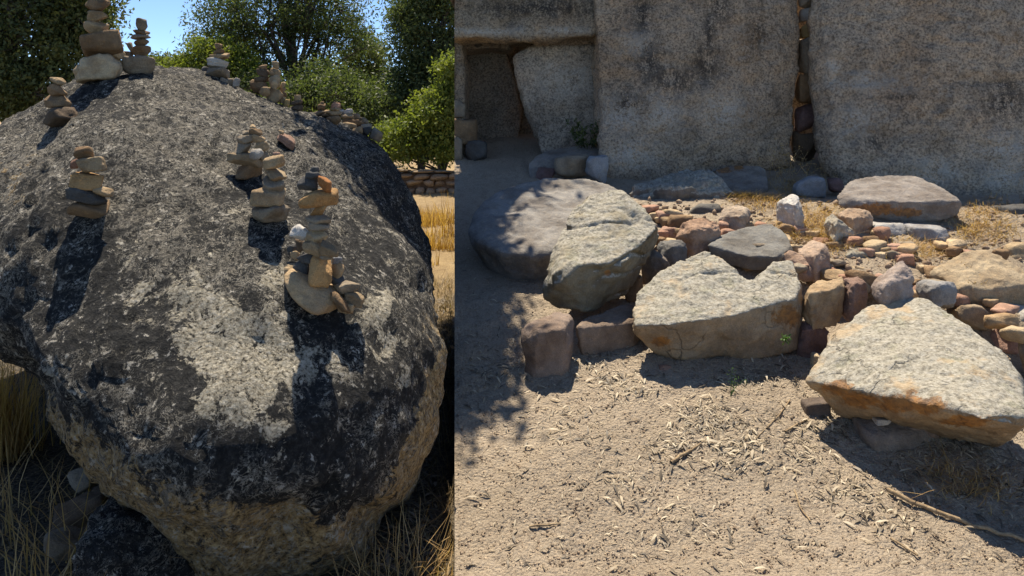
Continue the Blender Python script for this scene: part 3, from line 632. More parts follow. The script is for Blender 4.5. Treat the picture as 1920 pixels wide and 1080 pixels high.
# middle and small rubble: pixel box, height of the foot above the slope
RUB = 'loose rubble stones among the big blocks'
def rubble(name, label, box, h0, color, seed, dk=0.85, mat=None, tilt=0.0, group=RUB, sub=4, **kw):
    x0, y0, x1, y1 = box; Yf = gy(y1, h0); pw = (x1 - x0)
    Y = Yf; w = pw / FOC * Y; D = w * dk; Y = Yf + D * 0.42; w = pw / FOC * Y; D = w * dk
    tot = (y1 - y0) / FOC * Y; drop = (y1 - HOR) / FOC
    H = max(tot - 0.55 * D * drop, 0.35 * tot)
    zb = lslope(Yf) + h0
    zb = CAMZ - (y1 - HOR) / FOC * (Yf + 0.2 * D) - 0.01
    c = np.array([((x0 + x1) / 2 - CX) / FOC * Y, Y, zb + H / 2])
    o = pebble(name, c, (w, D, H * 1.02), COL[color] if isinstance(color, str) else color, seed, mat=mat or M_STONE, tilt=tilt, sub=sub, **kw)
    return tag(o, label, 'stone', group)
hullstone = lambda name, label, pts, base, color, seed, voxel=0.0075, rough=0.010, mat=None, soft=1, paints=None: kerb(name, label, [block_on(pts, base, 0.8)], color, mat or M_STONE, voxel, rough, 9, soft, seed, paints, group=RUB, cat='stone')
hullstone('cubic_stone', 'cube-like tan stone between the two biggest kerb stones', [(1504, 597, .18), (1508, 546, .33), (1532, 526, .37), (1580, 519, .39), (1585, 535, .38), (1574, 601, .19), (1517, 604, .17), (1520, 552, .38), (1572, 540, .39)], .17, (0.42, 0.31, 0.19), 31)
hullstone('rounded_stone', 'purplish brown stone under the cube-like tan one', [(1488, 625, .10), (1502, 600, .17), (1545, 602, .18), (1556, 622, .14), (1520, 668, .02), (1498, 664, .02), (1492, 648, .05), (1520, 618, .18)], .0, (0.21, 0.135, 0.115), 32, soft=5)
hullstone('upright_stone', 'reddish upright stone right beside the cube-like tan one', [(1578, 522, .38), (1610, 515, .40), (1624, 530, .38), (1624, 568, .28), (1598, 596, .18), (1577, 588, .2), (1602, 535, .40), (1600, 570, .3)], .17, (0.33, 0.225, 0.18), 33)
hullstone('tipped_block', 'pale pinkish grey block tipped on its corner above the biggest stone', [(1628, 531, .42), (1691, 487, .54), (1713, 519, .50), (1714, 550, .42), (1666, 565, .38), (1644, 563, .38), (1634, 545, .4), (1697, 496, .54), (1660, 535, .5)], .35, (0.36, 0.30, 0.265), 34)
hullstone('grey_stone', 'speckled grey stone lying right of the tipped pinkish block', [(1715, 528, .38), (1740, 524, .42), (1791, 527, .42), (1799, 545, .38), (1788, 560, .33), (1752, 558, .33), (1718, 545, .34), (1745, 540, .42)], .3, (0.33, 0.325, 0.32), 35, soft=4)
hullstone('grey_chip', 'dark grey three-cornered stone left of the notched cream stone', [(1231, 452, .3), (1250, 450, .32), (1277, 448, .33), (1289, 464, .3), (1258, 494, .2), (1240, 480, .24), (1262, 462, .32)], .18, (0.19, 0.185, 0.175), 36)
hullstone('brown_chip', 'greyish brown block wedged beside the tilted block', [(1198, 480, .26), (1222, 466, .3), (1258, 488, .28), (1254, 505, .2), (1214, 522, .12), (1206, 508, .16), (1228, 482, .29)], .08, (0.2, 0.165, 0.135), 37)
hullstone('rough_stone', 'rough orange and reddish stone behind the dark three-cornered one', [(1266, 446, .28), (1280, 418, .36), (1312, 405, .40), (1345, 414, .39), (1353, 434, .34), (1335, 455, .26), (1298, 470, .2), (1276, 462, .22), (1300, 432, .38)], .16, (0.40, 0.27, 0.19), 38, rough=0.014)
hullstone('pale_block', 'cream angular stone right of the dark oval pebble', [(1345, 412, .26), (1352, 392, .3), (1380, 384, .33), (1402, 391, .33), (1408, 408, .28), (1390, 424, .2), (1354, 432, .18), (1390, 404, .32)], .14, (0.44, 0.36, 0.28), 39, rough=0.012)
hullstone('white_block', 'whitish rough cubic stone standing alone in straw', [(1455, 376, .34), (1488, 363, .4), (1499, 374, .4), (1511, 408, .3), (1502, 424, .24), (1476, 416, .22), (1460, 402, .24), (1492, 384, .4)], .15, (0.55, 0.53, 0.5), 40, rough=0.014)
hullstone('pink_slab', 'cracked pinkish tan stone above the cube-like tan one', [(1495, 466, .28), (1525, 447, .34), (1550, 456, .34), (1556, 500, .24), (1540, 518, .18), (1520, 500, .24), (1500, 478, .28), (1530, 480, .34)], .16, (0.44, 0.33, 0.25), 41)
hullstone('pink_slab', 'flat reddish tan stone against the right end of the notched stone', [(1465, 480, .28), (1478, 468, .3), (1506, 474, .3), (1530, 498, .26), (1536, 518, .2), (1512, 520, .2), (1472, 490, .24)], .16, (0.38, 0.27, 0.2), 42)
hullstone('rough_stone', 'pale rough tapering stone left of the tan rounded one', [(1544, 408, .32), (1560, 398, .36), (1574, 410, .35), (1600, 436, .24), (1594, 450, .18), (1560, 454, .16), (1546, 440, .2), (1566, 420, .36)], .14, (0.42, 0.39, 0.32), 43, rough=0.014)
hullstone('rounded_stone', 'smooth tan rounded stone under the corner of the reddish-edged slab', [(1568, 402, .3), (1590, 388, .34), (1626, 392, .33), (1640, 408, .28), (1634, 428, .2), (1614, 442, .15), (1594, 436, .17), (1600, 410, .33)], .14, (0.42, 0.31, 0.22), 44, soft=6)
R = [((1288, 376, 1349, 409), .14, (0.14, 0.135, 0.125), 'dark smooth oval pebble behind the orange rough stone', dict(planes=3, rough=0.03)),
     ((1236, 420, 1277, 454), .14, 'pink', 'small pinkish stone left of the orange rough stone', {}),
     ((1631, 412, 1694, 452), .14, (0.42, 0.41, 0.39), 'whitish rough pebble below the reddish-edged slab', dict(rough=0.1)),
     ((1698, 415, 1773, 458), .14, (0.33, 0.325, 0.325), 'grey speckled oval stone below the reddish-edged slab', dict(planes=3)),
     ((1770, 426, 1808, 447), .13, 'blue', 'small flat bluish chip right of the grey oval stone', {}),
     ((1572, 458, 1640, 502), .13, (0.38, 0.36, 0.30), 'low lichened stone sunk beside the straw', dict(rough=0.08)),
     ((1486, 427, 1520, 456), .14, 'pale', 'small pale pinkish stone below the whitish cubic one', {}),
     ((1408, 402, 1460, 426), .14, 'sand', 'flat pale chip above the smooth dark slab', {}),
     ((1436, 408, 1484, 432), .15, 'tan', 'flattish tan stone against the smooth dark slab', {}),
     ((1200, 376, 1233, 399), .10, 'dkgrey', 'small dark knobbly stone beside the top of the tilted block', {}),
     ((1214, 394, 1296, 424), .12, (0.25, 0.225, 0.195), 'low flat grey rock behind the small pinkish stone', {}),
     ((1334, 369, 1357, 386), .14, 'red', 'tiny reddish pebble beyond the dark oval pebble', {}),
     ((1378, 366, 1402, 384), .14, 'brown', 'tiny pointed brown stone in the straw', {}),
     ((1390, 490, 1414, 510), .14, 'sand', 'tiny sandy chip in the shade under the smooth dark slab', {}),
     ((1412, 488, 1430, 508), .14, 'tan', 'tiny tan pebble in the shade under the smooth dark slab', {}),
     ((1038, 286, 1104, 334), .06, 'grey', 'pointed grey stone on the long pale stone', {}),
     ((1098, 288, 1140, 344), .06, (0.32, 0.33, 0.34), 'bluish grey stone at the left foot of the tall slab', {}),
     ((1004, 311, 1042, 336), .02, 'purple', 'small purplish stone before the long pale stone', {}),
     ((1486, 326, 1542, 368), .08, (0.30, 0.31, 0.32), 'bluish grey stone in shade left of the reddish-edged slab', {}),
     ((1786, 560, 1846, 618), .10, (0.36, 0.28, 0.19), 'tan angular stone under the cracked cream slab', {}),
     ((1845, 584, 1872, 614), .08, 'purple', 'small purplish stone between the tan and the pink ones', {}),
     ((1864, 606, 1920, 660), .04, (0.42, 0.27, 0.21), 'rounded pink stone at the right edge', dict(planes=5)),
     ((1893, 566, 1950, 612), .12, 'pale', 'pale lichened stone cut by the right edge', {}),
     ((1911, 634, 1965, 714), .02, 'grey', 'greyish stone sliver at the right edge beside the biggest block', {}),
     ((1886, 449, 1940, 492), .14, 'sand', 'sandy stone at the right edge above the cracked cream slab', {}),
     ((1866, 378, 1930, 422), .12, 'dkgrey', 'dark stone in shade at the right edge by the wall', {}),
     ((1598, 494, 1640, 520), .16, 'sand', 'small sandy stone above the reddish upright one', {}),
     ((1634, 486, 1668, 510), .16, 'tan', 'small tan stone left above the tipped pinkish block', {}),
     ((1540, 500, 1586, 528), .2, 'tan', 'little tan wedge above the cube-like stone', {}),
     ((1610, 512, 1646, 548), .16, 'tan', 'tan stone behind the tipped pinkish block', {}),
     ((1676, 778, 1752, 818), .04, (0.27, 0.20, 0.15), 'brownish prop stone on the flat prop stone', {}),
     ((1638, 774, 1674, 792), .12, 'pale', 'little pale chip under the biggest stone', {}),
     ((1506, 740, 1552, 786), 0, (0.15, 0.12, 0.10), 'round dark brown cobble on the ground by the biggest stone', dict(planes=1, rough=0.02, boxy=0.97)),
     ((1170, 508, 1206, 566), .03, 'brown', 'brown stone deep in the gap beside the tilted block', {}),
     ((1520, 656, 1560, 700), 0, 'sand', 'tan stone half hidden left of the biggest block', {}),
     ((1235, 678, 1262, 702), 0, 'pink', 'small flat pinkish stone on the shaded ground', {}),
     ((1174, 778, 1198, 796), 0, 'grey', 'small grey pebble alone on the sunlit ground', {}),
     ((1752, 470, 1790, 488), .15, 'sand', 'small sandy chip in straw left of the cracked cream slab', {}),
     ((1445, 470, 1470, 492), .24, 'grey', 'small grey knob behind the notched stone', {}),
     ((1484, 490, 1516, 516), .26, 'grey', 'greenish grey stone on the right shoulder of the notched stone', {}),
     ((1548, 330, 1580, 360), .07, 'purple', 'purplish stone in shade left of the flat slab at the wall', {}),
     ((1815, 462, 1842, 474), .15, 'dkgrey', 'small dark stone beyond the cracked cream slab', {})]
for k, (b, h0, c, lb, kw) in enumerate(R):
    big = (b[2] - b[0]) > 34
    rubble('stone' if big else 'pebble', lb, b, h0, c, 100 + k, sub=4 if big else 3, **kw)

# smaller rubble packed between the named stones
ANCH = [(1544, 562, 'the cube-like tan stone'), (1600, 555, 'the reddish upright stone'), (1670, 526, 'the tipped pinkish block'), (1757, 543, 'the speckled grey stone'), (1309, 437, 'the orange rough stone'), (1376, 408, 'the cream angular stone'), (1483, 394, 'the whitish cubic stone'),
        (1525, 483, 'the cracked pinkish stone'), (1572, 426, 'the pale tapering stone'), (1604, 415, 'the tan rounded stone'), (1318, 392, 'the dark oval pebble'), (1662, 432, 'the whitish rough pebble'), (1735, 437, 'the grey oval stone'), (1407, 455, 'the smooth dark slab'), (1690, 480, 'the sunlit sandy slab'),
        (1606, 480, 'the low lichened stone'), (1860, 520, 'the cracked cream slab'), (1892, 633, 'the rounded pink stone'), (1816, 590, 'the tan stone under the cream slab'), (1260, 470, 'the dark three-cornered stone'), (1255, 408, 'the low flat grey rock')]
rf = np.random.default_rng(91); used = set(); k = 0
for tries in range(2500):
    if k >= 110: break
    x = rf.uniform(1205, 1915); y = rf.uniform(np.interp(x, [1205, 1500, 1915], [400, 425, 470]), np.interp(x, [1205, 1330, 1500, 1560, 1640, 1780, 1915], [480, 480, 530, 560, 560, 590, 650]))
    w = rf.uniform(20, 50) * (0.8 + 0.5 * (y - 400) / 200); hh = w * rf.uniform(.5, .8); c = ('tan', 'pink', 'grey', 'sand', 'red', 'brown')[rf.integers(6)]
    d = [math.hypot(x - q[0], y - q[1]) for q in ANCH]; q = ANCH[int(np.argmin(d))]
    side = ('right of' if x > q[0] else 'left of') if abs(x - q[0]) > abs(y - hh / 2 - q[1]) * 1.3 else ('below' if y - hh / 2 > q[1] else 'above')
    lb = f"{'tiny' if w < 24 else 'small'} {WORD[c]} rubble stone close {side} {q[2]}"
    if lb in used: continue
    used.add(lb); k += 1
    rubble('rubble_stone', lb, (x - w / 2, y - hh, x + w / 2, y), .21, tuple(np.array(COL[c]) * rf.uniform(.95, 1.35)), 1300 + k, sub=3, group='small rubble packed among the larger stones', planes=int(rf.integers(5, 9)), p=22, yaw=float(rf.uniform(-1, 1)))
# ------------------------------------------------------------------ cairns: each stone of each pile lies loose on the next
def ordinal(i, n):
    if i == 0: return 'bottom stone'
    if i == n - 1: return 'top stone'
    return ['', 'second', 'third', 'fourth', 'fifth', 'sixth', 'seventh', 'eighth', 'ninth', 'tenth', 'eleventh'][i] + ' stone from the bottom'
cseed = [500]
def cairn(desc, base, main, side=(), dY=0.0):
    hit = on_boulder(*base); Y0 = hit.y + dY; n = len(main)
    def put(s, label, off=0.0):
        x0, y0, x1, y1, c = s[:5]; tilt = math.radians(s[5]) if len(s) > 5 else 0.0
        kw = s[6] if len(s) > 6 else {}
        cseed[0] += 1; Y = Y0 + off; a = at((x0 + x1) / 2, (y0 + y1) / 2, Y); w = (x1 - x0) / FOC * Y; h = (y1 - y0) / FOC * Y
        if tilt:                                          # the box is that of the tilted stone: recover its own length and thickness
            L = kw.get('L', 1.0); kw = {k: v for k, v in kw.items() if k != 'L'}
            w, h = (w * L, h * L) if L != 1.0 else (w * 1.02, h * 0.9)
        r = np.random.default_rng(cseed[0])
        c3 = np.array(COL[c]) * r.uniform(0.88, 1.12)
        sz = (w * r.uniform(0.86, 0.98), max(w, h) * r.uniform(0.75, 0.95), h * 1.05)
        k2 = dict(sub=4 if max(x1 - x0, y1 - y0) > 30 else 3, planes=int(r.integers(8, 15)), p=float(r.uniform(12, 24)), rough=float(r.uniform(0.04, 0.09)), boxy=float(r.uniform(0.6, 0.85)), yaw=float(r.uniform(-.5, .5))); k2.update(kw)
        tag(pebble('cairn_stone', a, sz, c3, cseed[0], tilt=tilt, **k2), label, 'cairn stone', 'stones of ' + desc)
    for i, s in enumerate(main): put(s, f'{WORD[s[4]]} {ordinal(i, n)} of {desc}')
    for s, lb, off in side: put(s, f'{WORD[s[4]]} {lb} {desc}', off)
cairn('the cairn cut off by the top edge', (185, 150), [(146, 103, 229, 156, 'sand', 0, dict(planes=12)), (153, 60, 229, 108, 'brown', 12, dict(planes=5)), (162, 38, 203, 69, 'tan', -6), (162, 18, 203, 43, 'tan', 8), (162, -4, 202, 23, 'brown', 5), (166, -30, 198, 0, 'brown')],
      [((136, 121, 164, 140, 'tan'), 'chip leaning left against', -0.05), ((138, 136, 160, 155, 'tan'), 'small chip at the left foot of', -0.05), ((192, 90, 229, 112, 'tan'), 'slab tucked under the brown stone of', 0.05)])
cairn('the pointed cairn against the sky', (260, 136), [(230, 106, 291, 140, 'grey'), (246, 102, 279, 115, 'grey'), (246, 86, 280, 104, 'brown'), (250, 73, 278, 87, 'brown'), (246, 64, 279, 74, 'grey'), (249, 55, 278, 66, 'brown'), (254, 34, 277, 57, 'grey', 0, dict(planes=12, boxy=0.4))],
      [((238, 79, 250, 98, 'grey', 25), 'sliver leaning on the left of', 0.0), ((232, 96, 248, 108, 'grey'), 'pebble at the left of', 0.0)])
cairn('the cairn on the left shoulder', (113, 232), [(76, 199, 153, 240, 'dkbrown', 4), (87, 177, 129, 202, 'brown'), (89, 157, 125, 180, 'brown'), (96, 145, 121, 159, 'tan')])
cairn('the left cairn holding a dark slab', (168, 406), [(132, 374, 202, 412, 'brown'), (131, 350, 203, 384, 'dkgrey', -8), (131, 322, 199, 355, 'orange'), (146, 294, 198, 324, 'mottle', 8), (138, 274, 176, 298, 'brown')],
      [((176, 350, 209, 370, 'tan'), 'chip poking out right of', -0.02), ((133, 297, 152, 316, 'red'), 'pebble at the upper left of', 0.05)])
cairn('the squat cairn on the crest', (408, 144), [(387, 124, 432, 149, 'grey'), (388, 109, 429, 127, 'pale'), (392, 99, 432, 112, 'tan'), (401, 92, 421, 101, 'brown'), (403, 81, 419, 94, 'brown')],
      [((376, 124, 394, 140, 'dkgrey'), 'stone at the left foot of', 0.05), ((436, 146, 450, 164, 'pale'), 'pebble at the far right of', -0.02), ((424, 147, 438, 161, 'grey'), 'pebble right of', -0.02), ((411, 145, 428, 157, 'grey'), 'pebble below', -0.03)])
cairn('the dark cairn left of the slim pair', (489, 170), [(470, 150, 506, 175, 'brown'), (476, 143, 505, 155, 'dkbrown'), (481, 129, 504, 145, 'dkbrown'), (485, 121, 501, 132, 'brown')],
      [((484, 163, 506, 181, 'tan'), 'stone at the front foot of', -0.06), ((468, 149, 480, 168, 'tan'), 'pebble left of', 0.0)])
cairn('the slim tan cairn on the crest', (515, 184), [(504, 164, 528, 194, 'tan'), (505, 153, 526, 167, 'tan'), (505, 140, 527, 156, 'sand'), (506, 127, 525, 143, 'tan'), (510, 115, 523, 130, 'tan', 0, dict(planes=12, boxy=0.4))], [((508, 151, 522, 168, 'sand'), 'chip before', -0.05)])
cairn('the shorter cairn of the slim pair', (530, 192), [(522, 180, 539, 196, 'tan'), (522, 172, 538, 182, 'brown'), (524, 164, 537, 174, 'brown'), (525, 154, 536, 166, 'tan')], [((531, 186, 544, 200, 'yellow'), 'pebble at the right foot of', -0.03)])
cairn('the tiny dark crest cairn', (555, 204), [(542, 195, 568, 209, 'dkbrown'), (546, 187, 567, 198, 'dkbrown'), (551, 178, 565, 190, 'tan')])
cairn('the little round-topped crest pile', (600, 214), [(586, 206, 614, 217, 'grey', 8), (594, 194, 612, 208, 'brown'), (600, 190, 608, 197, 'brown')], [((600, 209, 630, 220, 'grey'), 'slab right of', 0.0)])
cairn('the stub cairn on a wedge', (628, 232), [(612, 214, 641, 236, 'brown', -10), (614, 207, 641, 217, 'tan'), (619, 201, 640, 209, 'tan'), (620, 192, 639, 203, 'red')], [((608, 206, 624, 213, 'tan'), 'chip left of', 0.0)])
cairn('the tumbled pile at the crest end', (665, 238), [(640, 222, 684, 242, 'brown'), (638, 212, 668, 226, 'mottle'), (644, 204, 664, 214, 'white')],
      [((660, 213, 676, 224, 'grey'), 'block on the right of', 0.0), ((636, 205, 646, 214, 'pale'), 'chip on the left of', 0.0), ((642, 229, 668, 240, 'tan'), 'flat stone in front of', -0.1), ((655, 237, 681, 252, 'tan'), 'lowest front stone of', -0.14),
       ((670, 220, 690, 232, 'grey'), 'slab sliding right from', 0.05), ((676, 232, 698, 246, 'grey'), 'stone further right of', -0.05), ((690, 242, 719, 266, 'grey', -30, dict(L=1.0)), 'boulderet rightmost of', -0.1), ((680, 238, 700, 254, 'dkgrey'), 'shaded stone low right of', -0.08)])
cairn('the broad pyramid cairn', (465, 330), [(442, 305, 491, 335, 'brown'), (427, 284, 501, 313, 'mottle', -6), (438, 266, 474, 294, 'grey'), (442, 252, 480, 271, 'grey'), (466, 240, 492, 256, 'brown', -15), (468, 233, 480, 243, 'tan')],
      [((469, 279, 492, 300, 'pale'), 'chip in the face of', -0.08), ((474, 264, 506, 284, 'mottle'), 'stone on the right of', 0.0), ((482, 284, 506, 300, 'grey'), 'low stone right of', 0.0), ((474, 252, 498, 267, 'tan'), 'upper right stone of', 0.0), ((453, 245, 472, 255, 'grey'), 'upper left chip of', 0.0)])
cairn('the oblong brick-like pair by the pyramid cairn', (538, 276), [(518, 254, 560, 273, 'pink', -38, dict(L=1.0, planes=4, p=12))], [((522, 244, 534, 255, 'tan'), 'pebble on', -0.02)])
cairn('the leaning middle cairn', (503, 416), [(466, 377, 541, 420, 'grey', -4), (471, 346, 534, 388, 'mottle', -10), (486, 331, 539, 366, 'grey', -10), (495, 314, 538, 341, 'mottle', -8), (495, 290, 537, 317, 'tan'), (511, 285, 526, 293, 'pink')])
CL = 'the front cairn on a log-like stone'
cairn(CL, (600, 560), [(524, 520, 640, 568, 'tan', -26, dict(L=1.0, planes=5, p=8)), (576, 480, 624, 536, 'orange', 0, dict(planes=8)), (570, 449, 613, 482, 'mottle'), (571, 430, 617, 454, 'mottle'), (580, 416, 620, 433, 'grey', -3), (573, 401, 622, 419, 'grey', -3), (579, 385, 616, 404, 'orange'),
      (562, 355, 633, 390, 'orange', 0, dict(planes=6)), (556, 331, 597, 358, 'dkgrey'), (574, 321, 604, 335, 'dkgrey'), (581, 312, 599, 324, 'dkgrey')],
      [((595, 330, 622, 361, 'rust'), 'pebble perched at the upper right of', -0.03), ((526, 494, 570, 530, 'mottle', -25), 'upper end lump of the log in', 0.05), ((549, 488, 582, 515, 'dkgrey'), 'rounded stone low left in', 0.03), ((556, 469, 598, 494, 'dkgrey', -6), 'stone above the log in', 0.03),
       ((552, 448, 573, 473, 'dkbrown'), 'stone at mid left in', 0.06), ((539, 458, 558, 480, 'dkgrey'), 'small stone far left in', 0.1), ((545, 470, 562, 488, 'tan'), 'chip far left in', 0.08), ((545, 423, 582, 450, 'white', -24), 'tilted flake sticking out left of', 0.02),
       ((597, 454, 639, 483, 'mottle', -15), 'wedge sticking out right of', -0.05), ((598, 476, 626, 487, 'grey'), 'thin flake under the wedge of', -0.04), ((623, 481, 642, 497, 'blue'), 'pebble right of the upright block in', 0.05), ((621, 492, 648, 522, 'tan'), 'block right of the upright block in', 0.05),
       ((626, 526, 672, 550, 'grey', -6), 'slab low right in', 0.03), ((616, 518, 650, 532, 'dkgrey'), 'shaded stone low right in', 0.04), ((616, 558, 664, 582, 'brown', -50, dict(L=1.0)), 'oblong stone beside the log of', -0.02), ((643, 546, 686, 574, 'mottle', -8), 'stone rightmost in', 0.02),
       ((632, 568, 668, 586, 'tan'), 'stone lowest right in', 0.0)])

# stones in the dark hollow at the left foot of the boulder
def footstone(label, box, Y, color, seed, mat=None, name='stone', **kw):
    x0, y0, x1, y1 = box; a = at((x0 + x1) / 2, (y0 + y1) / 2, Y); w = (x1 - x0) / FOC * Y; h = (y1 - y0) / FOC * Y
    tag(pebble(name, a, (w, w * 0.9, h), COL[color] if isinstance(color, str) else color, seed, mat=mat or M_STONE, sub=5 if w > 0.35 else 4, **kw), label, 'stone', 'stones in the hollow under the boulder')
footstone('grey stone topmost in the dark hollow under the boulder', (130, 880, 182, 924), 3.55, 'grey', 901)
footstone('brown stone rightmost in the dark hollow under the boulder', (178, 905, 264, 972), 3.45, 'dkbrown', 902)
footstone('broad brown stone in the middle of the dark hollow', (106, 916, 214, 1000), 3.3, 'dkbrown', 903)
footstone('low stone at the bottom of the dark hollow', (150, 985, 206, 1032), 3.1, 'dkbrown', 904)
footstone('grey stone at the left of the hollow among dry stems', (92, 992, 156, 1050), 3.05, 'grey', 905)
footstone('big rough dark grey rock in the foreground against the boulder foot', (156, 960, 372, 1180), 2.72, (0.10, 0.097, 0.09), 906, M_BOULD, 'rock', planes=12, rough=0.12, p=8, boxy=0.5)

# ------------------------------------------------------------------ dry stone wall beyond the meadow
def build_wall():
    root = empty('dry_stone_wall', (-3.0, 18.0, 0.0)); tag(root, 'low dry stone wall with flat coping beneath the bright shrub', 'wall')
    r = np.random.default_rng(5); protos = []
    for k in range(6):
        V, F = pebble_verts((1, 1, 1), 950 + k, 2, p=10, planes=5, rough=0.05, boxy=0.8); protos.append(mesh_np('wall_stone', V, F))
    for me in protos: me.materials.append(M_STONE)
    z = -0.06
    for row, hh in enumerate([0.2, 0.17, 0.14, 0.07]):
        x = -3.6 + r.uniform(0, .2)
        while x < 1.2:
            w = r.uniform(0.22, 0.42) * (1.5 if row == 3 else 1)
            o = obj('coping_stone' if row == 3 else 'stone', protos[r.integers(6)], None, root, tuple(np.array(COL['grey']) * r.uniform(0.8, 1.35) * np.array([1.08, 1.0, 0.9])))
            o.location = (x + w / 2 + 3.0, r.uniform(-.04, .04), z + hh / 2 + r.uniform(-.015, .015)); o.scale = (w * 1.02, 0.42, hh * 1.06); o.rotation_euler = (0, r.uniform(-.06, .06), 0)
            x += w
        z += hh
    V, F = pebble_verts((4.7, 0.26, z - 0.02), 977, 3, p=20, planes=0, rough=0.01, boxy=0.98)
    o = obj('core', mesh_np('wall_core', V, F), M_STONE, root, COL['dkbrown']); o.location = (1.8, 0.03, z / 2 - 0.06)
build_wall()

# ------------------------------------------------------------------ trees
def tube(path, rads, sides=6):
    V = []; F = []; P = np.asarray(path, float)
    for i, p in enumerate(P):
        t = P[min(i + 1, len(P) - 1)] - P[max(i - 1, 0)]; t /= np.linalg.norm(t) + 1e-9
        a = np.cross(t, [0.31, 0.95, 0.11]); a /= np.linalg.norm(a) + 1e-9; b = np.cross(t, a)
        for k in range(sides):
            an = 2 * math.pi * k / sides; V.append(p + rads[i] * (a * math.cos(an) + b * math.sin(an)))
    for i in range(len(P) - 1):
        for k in range(sides):
            F.append((i * sides + k, i * sides + (k + 1) % sides, (i + 1) * sides + (k + 1) % sides, (i + 1) * sides + k))
    return np.array(V), np.array(F)
def merge(parts):
    V = []; F = []; n = 0
    for v, f in parts: V.append(v); F.append(f + n); n += len(v)
    return np.vstack(V), np.vstack(F)
def leaf_cloud(C, r, L, W, droop=0.0, clip=None):
    n = len(C)
    d = r.normal(size=(n, 3)); d[:, 2] -= droop; d /= np.linalg.norm(d, axis=1)[:, None]
    s = np.cross(d, r.normal(size=(n, 3))); s /= np.linalg.norm(s, axis=1)[:, None]
    l = L * r.uniform(0.6, 1.3, n)[:, None]; w = W * r.uniform(0.7, 1.2, n)[:, None]
    nn = np.cross(d, s)
    V = np.stack([C, C + d * l * 0.5 + s * w * 0.5 + nn * l * 0.06, C + d * l, C + d * l * 0.5 - s * w * 0.5 + nn * l * 0.06], 1).reshape(-1, 3)
    F = np.arange(4 * n).reshape(n, 4)
    return V, F
def tree(name, label, base, height, crowns, leaves, mat, seed, L=0.10, W=0.04, trunk_r=0.14, group='trees behind the boulder', droop=0.3, tuft=0.32, limbs=7, ntip=60, lean=(0, 0)):
    """crowns: ellipsoids (centre, radii, share) in world coordinates; branches reach into them and carry leaf tufts."""
    r = np.random.default_rng(seed); base = np.asarray(base, float)
    root = empty(name, base); tag(root, label, 'tree' if 'shrub' not in name else 'shrub', group)
    wood = []; tips = []; shares = []
    top = base + np.array([lean[0], lean[1], height * 0.62])
    n = 9; tp = [base + (top - base) * t + np.array([0.12 * math.sin(3 * t + seed), 0.1 * math.cos(4 * t), 0]) * (height / 6) * min(t * 3, 1) for t in np.linspace(0, 1, n)]
    wood.append(tube(tp, np.linspace(trunk_r, trunk_r * 0.45, n), 8))
    for (c, R, share) in crowns:
        c = np.asarray(c, float); R = np.asarray(R, float)
        st = tp[int(np.clip((c[2] - base[2]) / max(height, .1) * 6, 1, n - 1))]
        nt = int(ntip * share)
        nl = max(3, int(limbs * share ** 0.5))
        hubs = []
        for k in range(nl):
            q = r.normal(size=3); q /= np.linalg.norm(q); hub = c + q * R * 0.45; hubs.append(hub)
            m1 = (st + hub) / 2 + r.normal(size=3) * 0.12 * np.linalg.norm(hub - st) + np.array([0, 0, 0.1])
            path = [st, st * .6 + m1 * .4 , m1, m1 * .5 + hub * .5 + r.normal(size=3) * .06, hub]
            wood.append(tube(path, np.linspace(trunk_r * 0.42, trunk_r * 0.17, 5), 5))
        hubs = np.array(hubs)
        for k in range(nt):
            q = r.normal(size=3); q /= np.linalg.norm(q); rad = r.uniform(0.15, 1.0) ** 0.45; p = c + q * R * rad
            h = hubs[np.argmin(((hubs - p) ** 2).sum(1))]
            mid = (h + p) / 2 + r.normal(size=3) * 0.1 * np.linalg.norm(p - h)
            wood.append(tube([h, mid, p], [trunk_r * 0.13, trunk_r * 0.08, trunk_r * 0.03], 4))
            tips.append(p)
    V, F = merge(wood); obj('trunk', mesh_np('trunk', V - base, F), M_BARK, root)
    tips = np.array(tips); idx = r.integers(0, len(tips), leaves)
    tw = r.uniform(0.6, 1.35, len(tips))
    C = tips[idx] + r.normal(size=(leaves, 3)) * (tuft * tw[idx])[:, None] * np.array([1, 1, 0.7]) * 0.62
    V, F = leaf_cloud(C, r, L, W, droop); me = mesh_np('crown', V - base, F, False)
    tone = r.uniform(0, 1, len(tips))
    attr(me, 'shade', np.repeat(np.clip(0.5 * tone[idx] + 0.5 * r.uniform(0, 1, leaves), 0, 1), 4))
    obj('crown', me, mat, root)
    return root
def cc(x, y, Y, rx, ry, rz=None, share=1.0):               # crown ellipsoid from where it shows: centre, half width and half height in pixels, distance
    k = Y / FOC; return (at(x, y, Y), (rx * k, (rz or rx) * k, ry * k), share)
def gb(x, Y): X = (x - CX) / FOC * Y; return (X, Y, float(lz(np.array([X]), np.array([Y]))[0]) - 0.05)
tree('broadleaf_tree', 'dense dark green tree filling the upper left corner behind the boulder', gb(20, 17), 5.5,
     [cc(40, 60, 17, 165, 150, 150, 1.6), cc(-120, 40, 17, 150, 170, 150, 0.8), cc(150, 20, 17, 62, 90, 80, 0.5), cc(60, 170, 16.5, 120, 60, 90, 0.5), cc(60, -120, 17, 170, 120, 130, 0.9)], 60000, M_OLIVE, 21, L=0.11, W=0.055, ntip=190, tuft=0.34)
tree('tall_tree', 'tall airy tree with visible dark branches against the sky in the middle', gb(560, 26), 9,
     [cc(500, 30, 26, 120, 70, 120, 1.1), cc(600, 20, 26, 90, 75, 100, 0.9), cc(420, 80, 26, 80, 55, 90, 0.5), cc(540, 150, 26, 110, 55, 110, 0.8), cc(530, -90, 26, 160, 90, 130, 1.0), cc(640, 100, 27, 60, 60, 80, 0.4)],
     36000, M_PINE, 22, L=0.14, W=0.05, trunk_r=0.16, ntip=95, tuft=0.42, limbs=8)
